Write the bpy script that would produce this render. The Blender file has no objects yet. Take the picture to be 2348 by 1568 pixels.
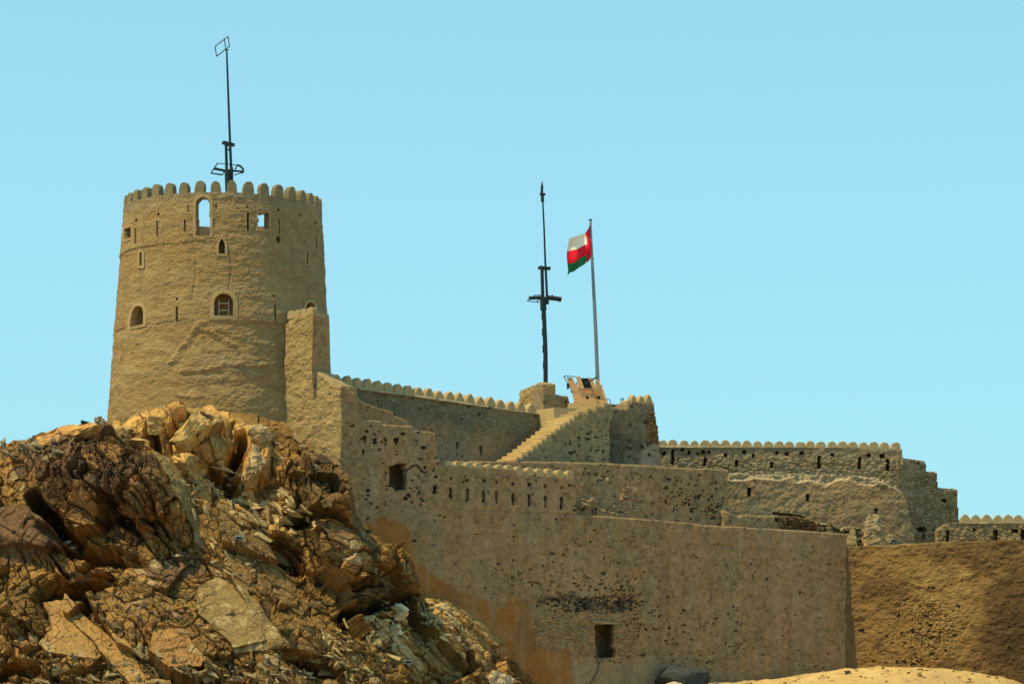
import bpy, math, random
import numpy as np
from mathutils import Vector
# ------------------------------------------------------------------ camera
W, H, F, PITCH = 2348.0, 1568.0, 7855.0, math.radians(8.5)
CAMZ = 1.7
cp, sp = math.cos(PITCH), math.sin(PITCH)
sc = bpy.context.scene
C = sc.collection
cam_d = bpy.data.cameras.new('camera'); cam = bpy.data.objects.new('camera', cam_d); C.objects.link(cam)
cam.location = (0, 0, CAMZ); cam.rotation_euler = (math.radians(90) + PITCH, 0, 0)
cam_d.sensor_width = 36; cam_d.lens = 36 * F / W; cam_d.clip_end = 20000; cam_d.clip_start = 0.5
sc.camera = cam
# ------------------------------------------------------------------ light
SUN_AZ, SUN_EL = math.radians(245), math.radians(61)      # azimuth clockwise from +Y
wd = bpy.data.worlds.new('World'); sc.world = wd; wd.use_nodes = True
nt = wd.node_tree; nt.nodes.clear()
sky = nt.nodes.new('ShaderNodeTexSky'); sky.sky_type = 'NISHITA'; sky.sun_disc = False
sky.sun_elevation = SUN_EL; sky.sun_rotation = SUN_AZ
sky.air_density = 1.0; sky.dust_density = 1.5; sky.ozone_density = 3.0; sky.altitude = 0
tint = nt.nodes.new('ShaderNodeMix'); tint.data_type = 'RGBA'; tint.blend_type = 'MULTIPLY'; tint.inputs[0].default_value = 1
SKY_TINT = (1.70, 2.92, 3.02, 1)
tint.inputs[7].default_value = SKY_TINT
gam = nt.nodes.new('ShaderNodeGamma'); gam.inputs[1].default_value = 0.45
bg = nt.nodes.new('ShaderNodeBackground'); bg.inputs[1].default_value = 0.15
ow = nt.nodes.new('ShaderNodeOutputWorld')
nt.links.new(sky.outputs[0], gam.inputs[0]); nt.links.new(gam.outputs[0], tint.inputs[6])
nt.links.new(tint.outputs[2], bg.inputs[0]); nt.links.new(bg.outputs[0], ow.inputs[0])
sl = bpy.data.lights.new('sun', 'SUN'); sl.energy = 4.9; sl.angle = math.radians(0.5); sl.color = (1.0, 0.77, 0.36)
so = bpy.data.objects.new('sun', sl); C.objects.link(so)
sd = Vector((math.sin(SUN_AZ) * math.cos(SUN_EL), math.cos(SUN_AZ) * math.cos(SUN_EL), math.sin(SUN_EL)))
so.rotation_euler = sd.to_track_quat('Z', 'Y').to_euler(); so.location = (-60, 60, 160)
sc.view_settings.view_transform = 'Standard'; sc.view_settings.look = 'None'
sc.view_settings.exposure = 0.0; sc.view_settings.gamma = 1.0
# ------------------------------------------------------------------ projection helpers
def P(u, v, Y):
    a = (np.asarray(u, float) - W / 2) / F; b = (H / 2 - np.asarray(v, float)) / F
    t = Y / (cp - b * sp)
    return np.stack(np.broadcast_arrays(a * t, Y + 0 * t, CAMZ + t * (sp + b * cp)), -1)
def PV(u, v, Y): return Vector(P(u, v, Y).tolist())
def proj(p):
    x, y, z = p[..., 0], p[..., 1], p[..., 2] - CAMZ
    d = y * cp + z * sp; h = -y * sp + z * cp
    return W / 2 + F * x / d, H / 2 - F * h / d
def Zm(ox, oy, s):                                   # a zoomed view's coordinates -> picture coordinates
    return lambda x, y: ((ox + x / s) * .69284, (oy + y / s) * .69284)
Z2, Z3, Z3b = Zm(300, 900, 2.609), Zm(1050, 1150, 2.24), Zm(1660, 1200, 4.193)
Z4, Z5, Z6, Z7, Z8 = Zm(2780, 1450, 3.855), Zm(1130, 1320, 3.919), Zm(1400, 1480, 4.048), Zm(2150, 1400, 3.612), Zm(380, 580, 3.307)
# ------------------------------------------------------------------ noise
U4 = np.uint32
def hmix(n):
    n = (n ^ (n >> U4(13))) * U4(1274126177); n = (n ^ (n >> U4(15))) * U4(2246822519); n ^= n >> U4(16)
    return (n & U4(0xffffff)).astype(np.float64) * (1.0 / 0x1000000)
def hk(a, m): return a.astype(np.int64).astype(U4) * U4(m)
def h32(x, y, z, s): return hmix(hk(x, 374761393) + hk(y, 668265263) + hk(z, 2147483647) + U4((s * 1274126177) & 0xffffffff))
def vn(x, y, z=None, s=0):
    xi, yi = np.floor(x), np.floor(y); fx, fy = x - xi, y - yi
    fx, fy = fx * fx * (3 - 2 * fx), fy * fy * (3 - 2 * fy)
    X, Y_ = hk(xi, 374761393) + U4((s * 1274126177) & 0xffffffff), hk(yi, 668265263); X1, Y1 = X + U4(374761393), Y_ + U4(668265263)
    def sq(k):
        a, b = (Y_, Y1) if k is None else (Y_ + k, Y1 + k)
        p = hmix(X + a); q = hmix(X1 + a); r = hmix(X + b); t = hmix(X1 + b)
        p += (q - p) * fx; r += (t - r) * fx; p += (r - p) * fy
        return p
    if z is None: return sq(None) * 2 - 1
    zi = np.floor(z); fz = z - zi; fz = fz * fz * (3 - 2 * fz); Z = hk(zi, 2147483647)
    p = sq(Z); p += (sq(Z + U4(2147483647)) - p) * fz
    return p * 2 - 1
def fbm(x, y, z=None, s=0, o=4, g=.5):
    r = 0; a = 1.0; t = 0
    for k in range(o):
        r = r + a * vn(x * 2 ** k + 13.1 * k, y * 2 ** k + 7.7 * k, None if z is None else z * 2 ** k, s + k); t += a; a *= g
    return r / t
def voro(x, y, z, s, blk=False):
    """nearest cell: F1, F2, offset to the cell point, three random numbers of the cell"""
    xi, yi, zi = np.floor(x), np.floor(y), np.floor(z)
    f1 = np.full(x.shape, 9.0); f2 = np.full(x.shape, 9.0)
    dx = np.zeros(x.shape); dy = dx.copy(); dz = dx.copy(); cx = dx.copy(); cy = dx.copy(); cz = dx.copy()
    for a in (-1, 0, 1):
        for b in (-1, 0, 1):
            for c in (-1, 0, 1):
                X, Y_, Z_ = xi + a, yi + b, zi + c
                px = X + h32(X, Y_, Z_, s) - x; py = Y_ + h32(X, Y_, Z_, s + 1) - y; pz = Z_ + h32(X, Y_, Z_, s + 2) - z
                d = np.maximum(np.maximum(np.abs(px), np.abs(py)), np.abs(pz)) + .18 * np.sqrt(px * px + py * py + pz * pz) if blk else np.sqrt(px * px + py * py + pz * pz)
                n = d < f1
                f2 = np.where(n, f1, np.minimum(f2, d)); f1 = np.where(n, d, f1)
                dx = np.where(n, px, dx); dy = np.where(n, py, dy); dz = np.where(n, pz, dz)
                cx = np.where(n, X, cx); cy = np.where(n, Y_, cy); cz = np.where(n, Z_, cz)
    return f1, f2, dx, dy, dz, h32(cx, cy, cz, s + 5), h32(cx, cy, cz, s + 6), h32(cx, cy, cz, s + 7), h32(cx, cy, cz, s + 8)
def voro2(x, y, s):
    xi, yi = np.floor(x), np.floor(y); f1 = np.full(x.shape, 9.0); f2 = f1.copy(); dx = np.zeros(x.shape); dy = dx.copy(); cx = dx.copy(); cy = dx.copy(); o = np.zeros(x.shape)
    for a in (-1, 0, 1):
        for b in (-1, 0, 1):
            X, Y_ = xi + a, yi + b; px = X + h32(X, Y_, o, s) - x; py = Y_ + h32(X, Y_, o, s + 1) - y; d = np.sqrt(px * px + py * py); n = d < f1
            f2 = np.where(n, f1, np.minimum(f2, d)); f1 = np.where(n, d, f1); dx = np.where(n, px, dx); dy = np.where(n, py, dy); cx = np.where(n, X, cx); cy = np.where(n, Y_, cy)
    return f1, f2, dx, dy, h32(cx, cy, o, s + 5), h32(cx, cy, o, s + 6)
def ss(a, b, x):
    t = np.clip((x - a) / (b - a), 0, 1); return t * t * (3 - 2 * t)
def inpoly(u, v, poly):
    r = np.zeros(np.shape(u), bool); n = len(poly)
    for i in range(n):
        x1, y1 = poly[i]; x2, y2 = poly[(i + 1) % n]
        if y1 == y2: continue
        c = ((y1 > v) != (y2 > v)) & (u < (x2 - x1) * (v - y1) / (y2 - y1) + x1)
        r ^= c
    return r
# ------------------------------------------------------------------ materials
def mat(name, col=None, bump=.0, bscale=6.0, var=.25, vscale=3.0, rough=.95, stretch=(1, 1, 1), metal=0, fine=30.0, spec=.2, b2=.4):
    m = bpy.data.materials.new(name); m.use_nodes = True
    t = m.node_tree; n = t.nodes; L = t.links; b = n['Principled BSDF']
    b.inputs['Roughness'].default_value = rough; b.inputs['Metallic'].default_value = metal
    b.inputs['Specular IOR Level'].default_value = spec
    tc = n.new('ShaderNodeTexCoord'); mp = n.new('ShaderNodeMapping'); mp.inputs['Scale'].default_value = stretch
    L.new(tc.outputs['Object'], mp.inputs[0])
    if col is None:
        at = n.new('ShaderNodeAttribute'); at.attribute_name = 'Col'; src = at.outputs['Color']
    else:
        rg = n.new('ShaderNodeRGB'); rg.outputs[0].default_value = (*col, 1); src = rg.outputs[0]
    n1 = n.new('ShaderNodeTexNoise'); n1.inputs['Scale'].default_value = vscale; n1.inputs['Detail'].default_value = 8; n1.inputs['Roughness'].default_value = .65
    L.new(mp.outputs[0], n1.inputs['Vector'])
    mr = n.new('ShaderNodeMapRange'); mr.inputs[1].default_value = .3; mr.inputs[2].default_value = .7
    mr.inputs[3].default_value = 1 - var; mr.inputs[4].default_value = 1 + var
    L.new(n1.outputs[0], mr.inputs[0])
    mx = n.new('ShaderNodeVectorMath'); mx.operation = 'SCALE'
    L.new(src, mx.inputs[0]); L.new(mr.outputs[0], mx.inputs['Scale']); L.new(mx.outputs[0], b.inputs['Base Color'])
    if bump:
        n2 = n.new('ShaderNodeTexNoise'); n2.inputs['Scale'].default_value = bscale; n2.inputs['Detail'].default_value = 6; n2.inputs['Roughness'].default_value = .7
        n3 = n.new('ShaderNodeTexNoise'); n3.inputs['Scale'].default_value = fine; n3.inputs['Detail'].default_value = 3
        L.new(mp.outputs[0], n2.inputs['Vector']); L.new(tc.outputs['Object'], n3.inputs['Vector'])
        ad = n.new('ShaderNodeMath'); ad.operation = 'MULTIPLY_ADD'; ad.inputs[1].default_value = b2
        L.new(n3.outputs[0], ad.inputs[0]); L.new(n2.outputs[0], ad.inputs[2])
        bp = n.new('ShaderNodeBump'); bp.inputs['Strength'].default_value = 1.0; bp.inputs['Distance'].default_value = bump
        L.new(ad.outputs[0], bp.inputs['Height']); L.new(bp.outputs[0], b.inputs['Normal'])
    return m
M_wall = mat('weathered_plaster', None, .10, 5, .16, 1.3, stretch=(1, 1, 1.6), fine=22)
M_tower = mat('rough_tower_render', None, .14, 5.0, .20, 1.0, stretch=(1, 1, 2.6), fine=13, b2=.7)
M_stone = mat('rubble_masonry', None, .20, 4.0, .22, 1.6, stretch=(1, 1, 1.8), fine=14)
M_rock = mat('bare_rock', None, .16, 3.0, .30, 2.2, fine=13)
M_sand = mat('pale_render_mound', None, .05, 2.5, .10, 1.0, fine=14)
M_smooth = mat('smooth_plaster', (.37, .26, .125), .05, 8, .16, 1.5)
M_merl = mat('merlon_plaster', (.42, .31, .155), .06, 5, .14, 1.8)
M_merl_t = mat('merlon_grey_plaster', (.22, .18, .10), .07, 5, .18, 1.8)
M_iron = mat('dark_iron', (.022, .035, .042), .0, 5, .3, 4, .6, metal=.3)
M_pole = mat('painted_steel', (.20, .24, .25), .0, 5, .1, 2, .45, metal=.3)
M_tan = mat('tan_painted_board', (.62, .36, .16), .01, 4, .08, 1.2, .7)
M_dark = mat('black_void_board', (.012, .012, .014), .0, 4, .1, 1.2, .8)
M_lamp = mat('grey_lamp_housing', (.30, .32, .30), .0, 4, .1, 1.2, .5)
M_white = mat('white_litter', (.75, .78, .82), .03, 6, .1, 3, .5)
M_blue = mat('blue_litter', (.12, .2, .55), .03, 6, .1, 3, .5)
M_red = mat('flag_red', (.72, .012, .03), .0, 4, .05, 2, .8)
M_flagw = mat('flag_white', (.86, .80, .66), .0, 4, .04, 2, .8)
M_green = mat('flag_green', (.01, .16, .06), .0, 4, .05, 2, .8)
M_wood = mat('old_wood', (.30, .22, .12), .02, 8, .2, 3, .8)
M_straw = mat('dry_straw', (.42, .30, .13), .0, 8, .3, 9, .9)
# ------------------------------------------------------------------ objects
def tag(o, label=None, cat=None, group=None, kind=None):
    for k, v in (('label', label), ('category', cat), ('group', group), ('kind', kind)):
        if v: o[k] = v
    return o
def empty(name, loc, label, cat, group=None):
    o = bpy.data.objects.new(name, None); C.objects.link(o); o.location = loc; o.empty_display_size = .5
    return tag(o, label, cat, group)
def obj(name, verts, faces, m, parent=None, cols=None, smooth=False, origin=None):
    """verts in world space; origin moves the object's own origin"""
    verts = np.asarray(verts, float)
    if origin is None: origin = parent.location if parent is not None and parent.type == 'EMPTY' else verts.mean(0)
    og = np.asarray(origin, float)
    me = bpy.data.meshes.new(name)
    me.from_pydata((verts - og).tolist(), [], faces if isinstance(faces, list) else faces.tolist())
    if cols is not None:
        at = me.color_attributes.new('Col', 'FLOAT_COLOR', 'POINT')
        c4 = np.ones((len(verts), 4), np.float32); c4[:, :3] = cols; at.data.foreach_set('color', c4.ravel())
    me.materials.append(m)
    if smooth: me.polygons.foreach_set('use_smooth', [True] * len(me.polygons))
    me.update()
    o = bpy.data.objects.new(name, me); C.objects.link(o)
    if parent is not None:
        o.parent = parent; o.location = Vector(og.tolist()) - wloc(parent)
    else: o.location = og.tolist()
    return o
def wloc(o):
    v = Vector(o.location)
    while o.parent: o = o.parent; v += Vector(o.location)
    return v
class MB:
    def __init__(s): s.v = []; s.f = []
    def add(s, v, f):
        k = len(s.v); s.v += [tuple(map(float, p)) for p in v]; s.f += [tuple(i + k for i in q) for q in f]; return s
    def box(s, c, size, ax=None):
        c = Vector(c); X, Y_, Z_ = ax or (Vector((1, 0, 0)), Vector((0, 1, 0)), Vector((0, 0, 1)))
        v = [c + X * (a * size[0] / 2) + Y_ * (b * size[1] / 2) + Z_ * (d * size[2] / 2) for d in (-1, 1) for a, b in ((-1, -1), (1, -1), (1, 1), (-1, 1))]
        return s.add(v, [(3, 2, 1, 0), (4, 5, 6, 7), (0, 1, 5, 4), (1, 2, 6, 5), (2, 3, 7, 6), (3, 0, 4, 7)])
    def tube(s, pts, r, n=8):
        pts = [Vector(p) for p in pts]; r = r if isinstance(r, (list, tuple)) else [r] * len(pts)
        V, Fc = [], []
        for i, p in enumerate(pts):
            d = (pts[min(i + 1, len(pts) - 1)] - pts[max(i - 1, 0)]).normalized()
            a = d.orthogonal().normalized() if i == 0 else (a - d * a.dot(d)).normalized()
            b = d.cross(a)
            for k in range(n): V.append(p + (a * math.cos(2 * math.pi * k / n) + b * math.sin(2 * math.pi * k / n)) * r[i])
        for i in range(len(pts) - 1):
            for k in range(n): Fc.append((i * n + k, i * n + (k + 1) % n, (i + 1) * n + (k + 1) % n, (i + 1) * n + k))
        Fc.append(tuple(range(n - 1, -1, -1))); Fc.append(tuple((len(pts) - 1) * n + k for k in range(n)))
        return s.add(V, Fc)
    def prism(s, front, d):                          # 3D outline + extrusion vector
        n = len(front); d = Vector(d); f = [Vector(p) for p in front]
        return s.add(f + [p + d for p in f], [tuple(range(n)), tuple(range(2 * n - 1, n - 1, -1))] + [(i, i + n, (i + 1) % n + n, (i + 1) % n) for i in range(n)])
    def build(s, name, m, parent=None, **k): return obj(name, s.v, s.f, m, parent, **k)
def interp(x, pts):
    p = np.array(pts, float); return np.interp(x, p[:, 0], p[:, 1])
def mixc(c, new, m):
    return c * (1 - m[..., None]) + np.asarray(new) * m[..., None]
# pits cut into a wall: rectangles in picture coordinates with ragged edges
def rects(u, v, s, z, lst, jit=1.2, seed=3):
    ju = u + jit * vn(s * 6, z * 6, s=seed); jv = v + jit * vn(s * 6, z * 6, s=seed + 9)
    m = np.zeros(u.shape)
    for (cu, cv, w, h, *sh) in lst:
        hw = w / 2
        if sh and sh[0] == 'v': hw = hw * np.clip(1.1 - .8 * (jv - cv + h / 2) / h, .15, 1)      # tapers downward
        if sh and sh[0] == 'o': hit = ((ju - cu) / (w / 2)) ** 2 + ((jv - cv) / (h / 2)) ** 2 < 1
        else: hit = (np.abs(ju - cu) < hw) & (np.abs(jv - cv) < h / 2)
        m = np.maximum(m, hit)
    return m
def pock(s, z, scale, dens, seed, ar=1.6):
    """scattered missing stones: mask 0..1 from cells; dens 0..1 array"""
    x, y = s / (scale * ar), z / scale
    f1, f2, dx, dy, r1, r2 = voro2(x + .3 * vn(s * 6, z * 6, s=seed), y + .3 * vn(s * 6, z * 6, s=seed + 3), seed)
    rr = .10 + .30 * r2 * r2
    return ((r1 < dens) & (np.hypot(dx, dy) < rr)).astype(float)
MORTAR = .5
class Wall:
    """a solid wall: plan line a->b, front sheet as a fine displaced grid, top outline from the picture"""
    def __init__(s, u0, Y0, u1, Y1, vref=1100, batter=0.0):
        a = P(u0, vref, Y0); b = P(u1, vref, Y1)
        s.a = a[:2]; d = b[:2] - a[:2]; s.L = float(np.hypot(*d)); s.d = d / s.L
        s.n = np.array([s.d[1], -s.d[0]]); s.bat = batter; s.z0 = 30.0
    def hit(s, u, v):
        A = (np.asarray(u, float) - W / 2) / F; B = (H / 2 - np.asarray(v, float)) / F
        dx, dy, dz = A, cp - B * sp, sp + B * cp
        # iterate for the batter
        z = np.full(np.shape(dx), 25.0)
        for _ in range(6):
            off = s.bat * (s.z0 - z)
            ax, ay = s.a[0] + s.n[0] * off, s.a[1] + s.n[1] * off
            t = (ax * s.d[1] - ay * s.d[0]) / (dx * s.d[1] - dy * s.d[0])
            z = CAMZ + t * dz
        x, y = dx * t, dy * t
        return (x - ax) * s.d[0] + (y - ay) * s.d[1], z
    def pt(s, S, z, off=0.0):
        S = np.asarray(S, float); o = s.bat * (s.z0 - z) + off
        return np.stack([s.a[0] + s.d[0] * S + s.n[0] * o, s.a[1] + s.d[1] * S + s.n[1] * o, z + 0 * S], -1)
    def build(s, name, m, parent, top, vbot, thick, fn, cell=.07, s0=None, s1=None, topj=.05, zb=None, seed=0, curve=None):
        tp = [s.hit(u, v) for u, v in top]
        ts = np.array([float(q[0]) for q in tp]); tz = np.array([float(q[1]) for q in tp])
        o = np.argsort(ts, kind='stable'); ts, tz = ts[o], tz[o]
        s0 = ts[0] if s0 is None else s0; s1 = ts[-1] if s1 is None else s1
        if zb is None: zb = min(float(s.hit(top[0][0], vbot)[1]), float(s.hit(top[-1][0], vbot)[1]))
        ns = int((s1 - s0) / cell) + 2; nz = int((tz.max() - zb) / cell) + 2
        S1 = np.linspace(s0, s1, ns); T = np.interp(S1, ts, tz) + topj * fbm(S1 * 1.1, S1 * 0, s=seed + 77, o=4, g=.7)
        K = np.linspace(0, 1, nz)
        S, Kk = np.meshgrid(S1, K); Zz = zb + (T[None, :] - zb) * Kk
        # keep rows level: use constant z rows clipped to the top
        zr = np.linspace(zb, tz.max(), nz)[:, None] * np.ones_like(S)
        Zz = np.minimum(zr, T[None, :] - (1 - Kk) * .02)
        S = S + .13 * fbm(Zz * 1.3, Zz * 0 + seed, s=seed + 5, o=4, g=.7) * (ss(s1 - .8, s1, S) + ss(s0 + .8, s0, S))
        base = s.pt(S, Zz); u, v = proj(base)
        dsp, col = fn(u, v, S, Zz)
        gone = dsp < -.42 if not isinstance(fn, tuple) else None
        edge = ss(0, .12, T[None, :] - Zz)
        dsp = np.where(gone, -.5, dsp) * (.85 + .15 * edge) - .07 * (1 - ss(0, .11, T[None, :] - Zz))
        if curve is not None: dsp = dsp + curve(S, Zz)
        fr = s.pt(S, Zz, dsp)
        V = fr.reshape(-1, 3); cols = col.reshape(-1, 3)
        idx = np.arange(ns * nz).reshape(nz, ns)
        q = np.stack([idx[:-1, :-1], idx[:-1, 1:], idx[1:, 1:], idx[1:, :-1]], -1)
        live = (Zz[1:, :-1] - Zz[:-1, :-1] > .021 * 0 + 1e-3) | (Zz[1:, 1:] - Zz[:-1, 1:] > 1e-3)
        # drop the collapsed cells above the outline except the ones needed to close
        live = (zr[:-1, :-1] < T[None, :-1]) | (zr[:-1, 1:] < T[None, 1:])
        g = gone; live &= ~(g[:-1, :-1] & g[1:, :-1] & g[:-1, 1:] & g[1:, 1:])
        faces = [tuple(r) for r in q[live].tolist()]
        bt = s.pt(S1, T, -thick + (curve(S1, T) if curve is not None else 0)); bb = s.pt(S1, np.full(ns, zb), -thick + (curve(S1, T) if curve is not None else 0))
        k = len(V); V = np.concatenate([V, bt, bb]); topc = cols[idx[-1]]
        cols = np.concatenate([cols, topc, topc])
        ft = idx[-1]
        B1 = k + np.arange(ns); B0 = B1 + ns
        for i in range(ns - 1):
            faces.append((int(ft[i]), int(ft[i + 1]), int(B1[i + 1]), int(B1[i])))
            faces.append((int(B1[i]), int(B1[i + 1]), int(B0[i + 1]), int(B0[i])))
        faces.append(tuple([int(x) for x in idx[::-1, 0]] + [int(B0[0]), int(B1[0])][::1]))
        faces.append(tuple([int(x) for x in idx[:, -1]] + [int(B1[-1]), int(B0[-1])]))
        return obj(name, V, faces, m, parent, cols)
def wall_thing(name, wall, top0, label, cat='wall', group=None):
    p = wall.pt(top0[0], top0[1]); return empty(name, p.tolist(), label, cat, group)
# ---- merlons
def merlon_outline(kind, w, h, n=12):
    if kind == 'round':
        pts = [(-w / 2 * 1.04, 0)] + [(-w / 2 * math.cos(t) ** .75 if math.cos(t) > 1e-6 else 0, h * .38 + h * .62 * math.sin(t)) for t in [math.pi / 2 * i / n for i in range(n + 1)]]
    else:
        pts = [(-w / 2 * 1.03, 0)] + [(-w / 2 * (1 - (t ** 1.9)) ** .8, h * .28 + h * .72 * t) for t in [i / n for i in range(n + 1)]]
    return pts + [(-x, y) for x, y in pts[-2::-1]]
def merlon(parent, base, right, fwd, kind, w, h, t, m, rng):
    """fwd points to the outside of the wall"""
    o2 = merlon_outline(kind, w, h); base = Vector(base); right = Vector(right); fwd = Vector(fwd); up = Vector((0, 0, 1))
    lean = rng.uniform(-.07, .07); V = []; Fc = []; h *= rng.uniform(.90, 1.05); chip = (rng.uniform(-.5, .5) * w, rng.uniform(.5, .95) * h, rng.uniform(.05, .13) if rng.random() < .45 else 0)
    n = len(o2)
    lay = [(-t / 2, .93), (-t / 2 + .05, 1.0), (t / 2 - .05, 1.0), (t / 2, .93)]
    for (d, k) in lay:
        for (x, y) in o2:
            yy = (y * (1 if k == 1 else .965)) - .12
            jx = rng.uniform(-.018, .018); jy = rng.uniform(-.018, .018) - chip[2] * math.exp(-((x - chip[0]) / .12) ** 2 - ((y - chip[1]) / .2) ** 2)
            V.append(base + right * (x * k + lean * y + jx) + up * (yy + jy) + fwd * d)
    for L in range(3):
        for i in range(n): Fc.append((L * n + i, (L + 1) * n + i, (L + 1) * n + (i + 1) % n, L * n + (i + 1) % n))
    Fc.append(tuple(range(n))); Fc.append(tuple(range(4 * n - 1, 3 * n - 1, -1)))
    return obj('merlon', V, Fc, m, parent)
# ================================================================== GROUND, HILL
def grid_faces(ny, nx, flip=False):
    idx = np.arange(ny * nx).reshape(ny, nx)
    q = np.stack([idx[:-1, :-1], idx[:-1, 1:], idx[1:, 1:], idx[1:, :-1]], -1).reshape(-1, 4)
    return q[:, ::-1] if flip else q
# the flat ground out to the horizon
gx = np.array([-6000, -1500, -400, -150, 0, 150, 400, 1500, 6000.]); gy = np.array([-6000, -1500, -300, 0, 90, 160, 400, 1500, 9000.])
GX, GY = np.meshgrid(gx, gy)
gv = np.stack([GX, GY, 0 * GX], -1).reshape(-1, 3)
g = obj('ground', gv, grid_faces(9, 9).tolist(), M_sand, cols=np.tile([.33, .25, .15], (81, 1)), origin=(0, 0, 0)); tag(g, kind='structure')

KM = .65
XM0 = float(P(782, 1000, 223)[0])
def main_Y(u):                                     # depth of the big wall's plane at picture column u
    a = (u - W / 2) / F / (cp)
    return (223 - KM * XM0) / (1 - KM * a)
HT = [(-420, 1120), (-250, 1060), (-100, 1030), (0, 1014), (60, 1010), (90, 1001), (112, 992), (135, 980), (170, 975), (200, 972), (250, 970), (285, 958), (330, 940), (400, 928), (418, 925), (440, 940), (480, 930), (520, 938),
      (600, 952), (655, 966), (680, 990), (695, 1010), (740, 1056), (782, 1103), (808, 1150), (835, 1192), (868, 1232), (905, 1275), (935, 1310), (950, 1345), (958, 1378), (985, 1370),
      (1020, 1372), (1060, 1392), (1105, 1420), (1140, 1448), (1175, 1487), (1200, 1520), (1225, 1550), (1250, 1580), (1300, 1640), (1380, 1700)]
def hill():
    U = np.concatenate([np.linspace(-420, -40, 90)[:-1], np.linspace(-40, 1260, 1000)[:-1], np.linspace(1260, 1380, 40)])
    top = interp(U, HT)
    nv = 520; nb = 24
    yt = np.interp(U, [-420, 0, 250, 330, 510, 640, 700, 780, 835], [238, 233, 229, 225.6, 224.2, 224.6, 223.6, 222.2, 223.4])
    yt = np.where(U > 835, np.maximum(main_Y(U) - 1.0, 223.4), yt)
    yb = np.interp(U, [-420, 0, 300, 600, 850, 1000, 1150, 1250, 1380], [212, 205, 203, 204, 208, 213, 220, 228, 234])
    vb = 1650.0
    K = np.linspace(0, 1, nv)[:, None]                 # 0 bottom .. 1 top
    UU = np.broadcast_to(U, (nv, len(U))).copy(); VV = vb + (top[None, :] - vb) * K
    t = K
    YY = yb[None, :] + (yt - yb)[None, :] * (.75 * t + .25 * t ** 3)
    base = P(UU, VV, YY); u, v = UU, VV
    x, y, z = base[..., 0], base[..., 1], base[..., 2]
    def blob(cu, cv, ru, rv, rot=0, p=2, soft=.5):
        c_, s_ = math.cos(math.radians(rot)), math.sin(math.radians(rot))
        wu = 9 * fbm(x * .5, z * .5, y * .5, 31, 4); wv = 9 * fbm(x * .5, z * .5, y * .5, 41, 4)
        a = ((u + wu - cu) * c_ + (v + wv - cv) * s_) / ru; b = (-(u + wu - cu) * s_ + (v + wv - cv) * c_) / rv
        r = (np.abs(a) ** p + np.abs(b) ** p) ** (1 / p)
        return 1 - ss(1 - soft, 1 + soft * .4, r)
    def pol(pts, jit=7, seed=51):
        return inpoly(u + jit * fbm(x * .9, z * .9, y * .9, seed, 4), v + jit * fbm(x * .9, z * .9, y * .9, seed + 7, 4), pts).astype(float)
    # smooth slabs (bedding planes laid bare)
    S1 = pol([(100, 1370), (155, 1365), (215, 1420), (300, 1480), (345, 1568), (300, 1568), (235, 1500), (110, 1490), (85, 1470), (120, 1430)])
    S2 = pol([(352, 1445), (415, 1440), (470, 1515), (462, 1535), (380, 1540), (345, 1500)])
    S3 = pol([(455, 1330), (500, 1310), (560, 1340), (600, 1390), (652, 1468), (640, 1488), (540, 1500), (520, 1470), (450, 1400)])
    S8 = pol([(430, 1170), (520, 1165), (640, 1255), (720, 1370), (700, 1400), (600, 1330), (480, 1250)], 9); S9 = pol([(470, 1270), (560, 1290), (600, 1360), (500, 1330)], 6)
    S4 = pol([(490, 1010), (535, 1000), (640, 1145), (700, 1230), (690, 1250), (600, 1230), (520, 1100)]) * 0
    S5 = pol([(345, 1075), (380, 1070), (440, 1160), (470, 1220), (455, 1235), (400, 1160)], 5)
    S6 = pol([(0, 1195), (60, 1175), (130, 1230), (150, 1260), (60, 1290), (-30, 1290)], 5)
    S7 = pol([(340, 1290), (430, 1250), (470, 1262), (470, 1300), (390, 1330), (330, 1320)], 5)
    slab = np.clip(S1 + S2 + S3 + S5 + .6 * S6 + .6 * S7 + .7 * S8 + .7 * S9, 0, 1)
    D = np.zeros(x.shape)
    # large forms read from the photograph
    D += 3.4 * blob(250, 1110, 185, 88, 22, 3) + .9 * blob(360, 1190, 90, 60, 30, 3)
    D -= 5.5 * blob(128, 1192, 62, 24, 38) ; D -= 4.2 * blob(215, 1262, 120, 20, 14); D -= 3.5 * blob(85, 1150, 35, 22, 40)
    D += 1.6 * blob(45, 1225, 100, 50, 18, 3) ; D -= 4.2 * blob(170, 1345, 90, 30, -10); D -= 3.6 * blob(150, 1430, 22, 55, 5)
    D += 1.3 * blob(40, 1400, 70, 50, 0, 3); D -= 3.4 * blob(35, 1540, 60, 22)
    D += 2.4 * blob(430, 1010, 90, 55, 38, 3) + 1.0 * blob(455, 1070, 70, 38, 10, 3)
    D -= 5.5 * blob(358, 1010, 14, 32, -18); D -= 5.2 * blob(538, 1060, 20, 60, 18); D -= 2.6 * blob(500, 1105, 50, 14, 15)
    D += 1.5 * blob(575, 985, 55, 45, 40, 3) + 1.6 * blob(590, 1060, 30, 60, 0, 3)
    D += 3.2 * blob(730, 1140, 90, 80, 45, 3) + 2.4 * blob(800, 1260, 120, 65, 42, 3)
    D -= 4.6 * blob(660, 1262, 26, 55, -38); D -= 3.0 * blob(735, 1215, 90, 12, 12)
    D += 1.6 * blob(900, 1330, 70, 60, 50, 3); D -= 4.2 * blob(870, 1385, 80, 18, -10); D -= 5.0 * blob(965, 1355, 10, 26)
    D += 1.0 * blob(690, 1460, 75, 60, 20, 3); D -= 3.0 * blob(720, 1525, 70, 14, 18)
    D += 1.2 * blob(1060, 1490, 120, 80, 38, 3); D -= 4.0 * blob(1090, 1530, 12, 50, -22)
    D -= 2.4 * blob(440, 1520, 20, 40, -35)
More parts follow.
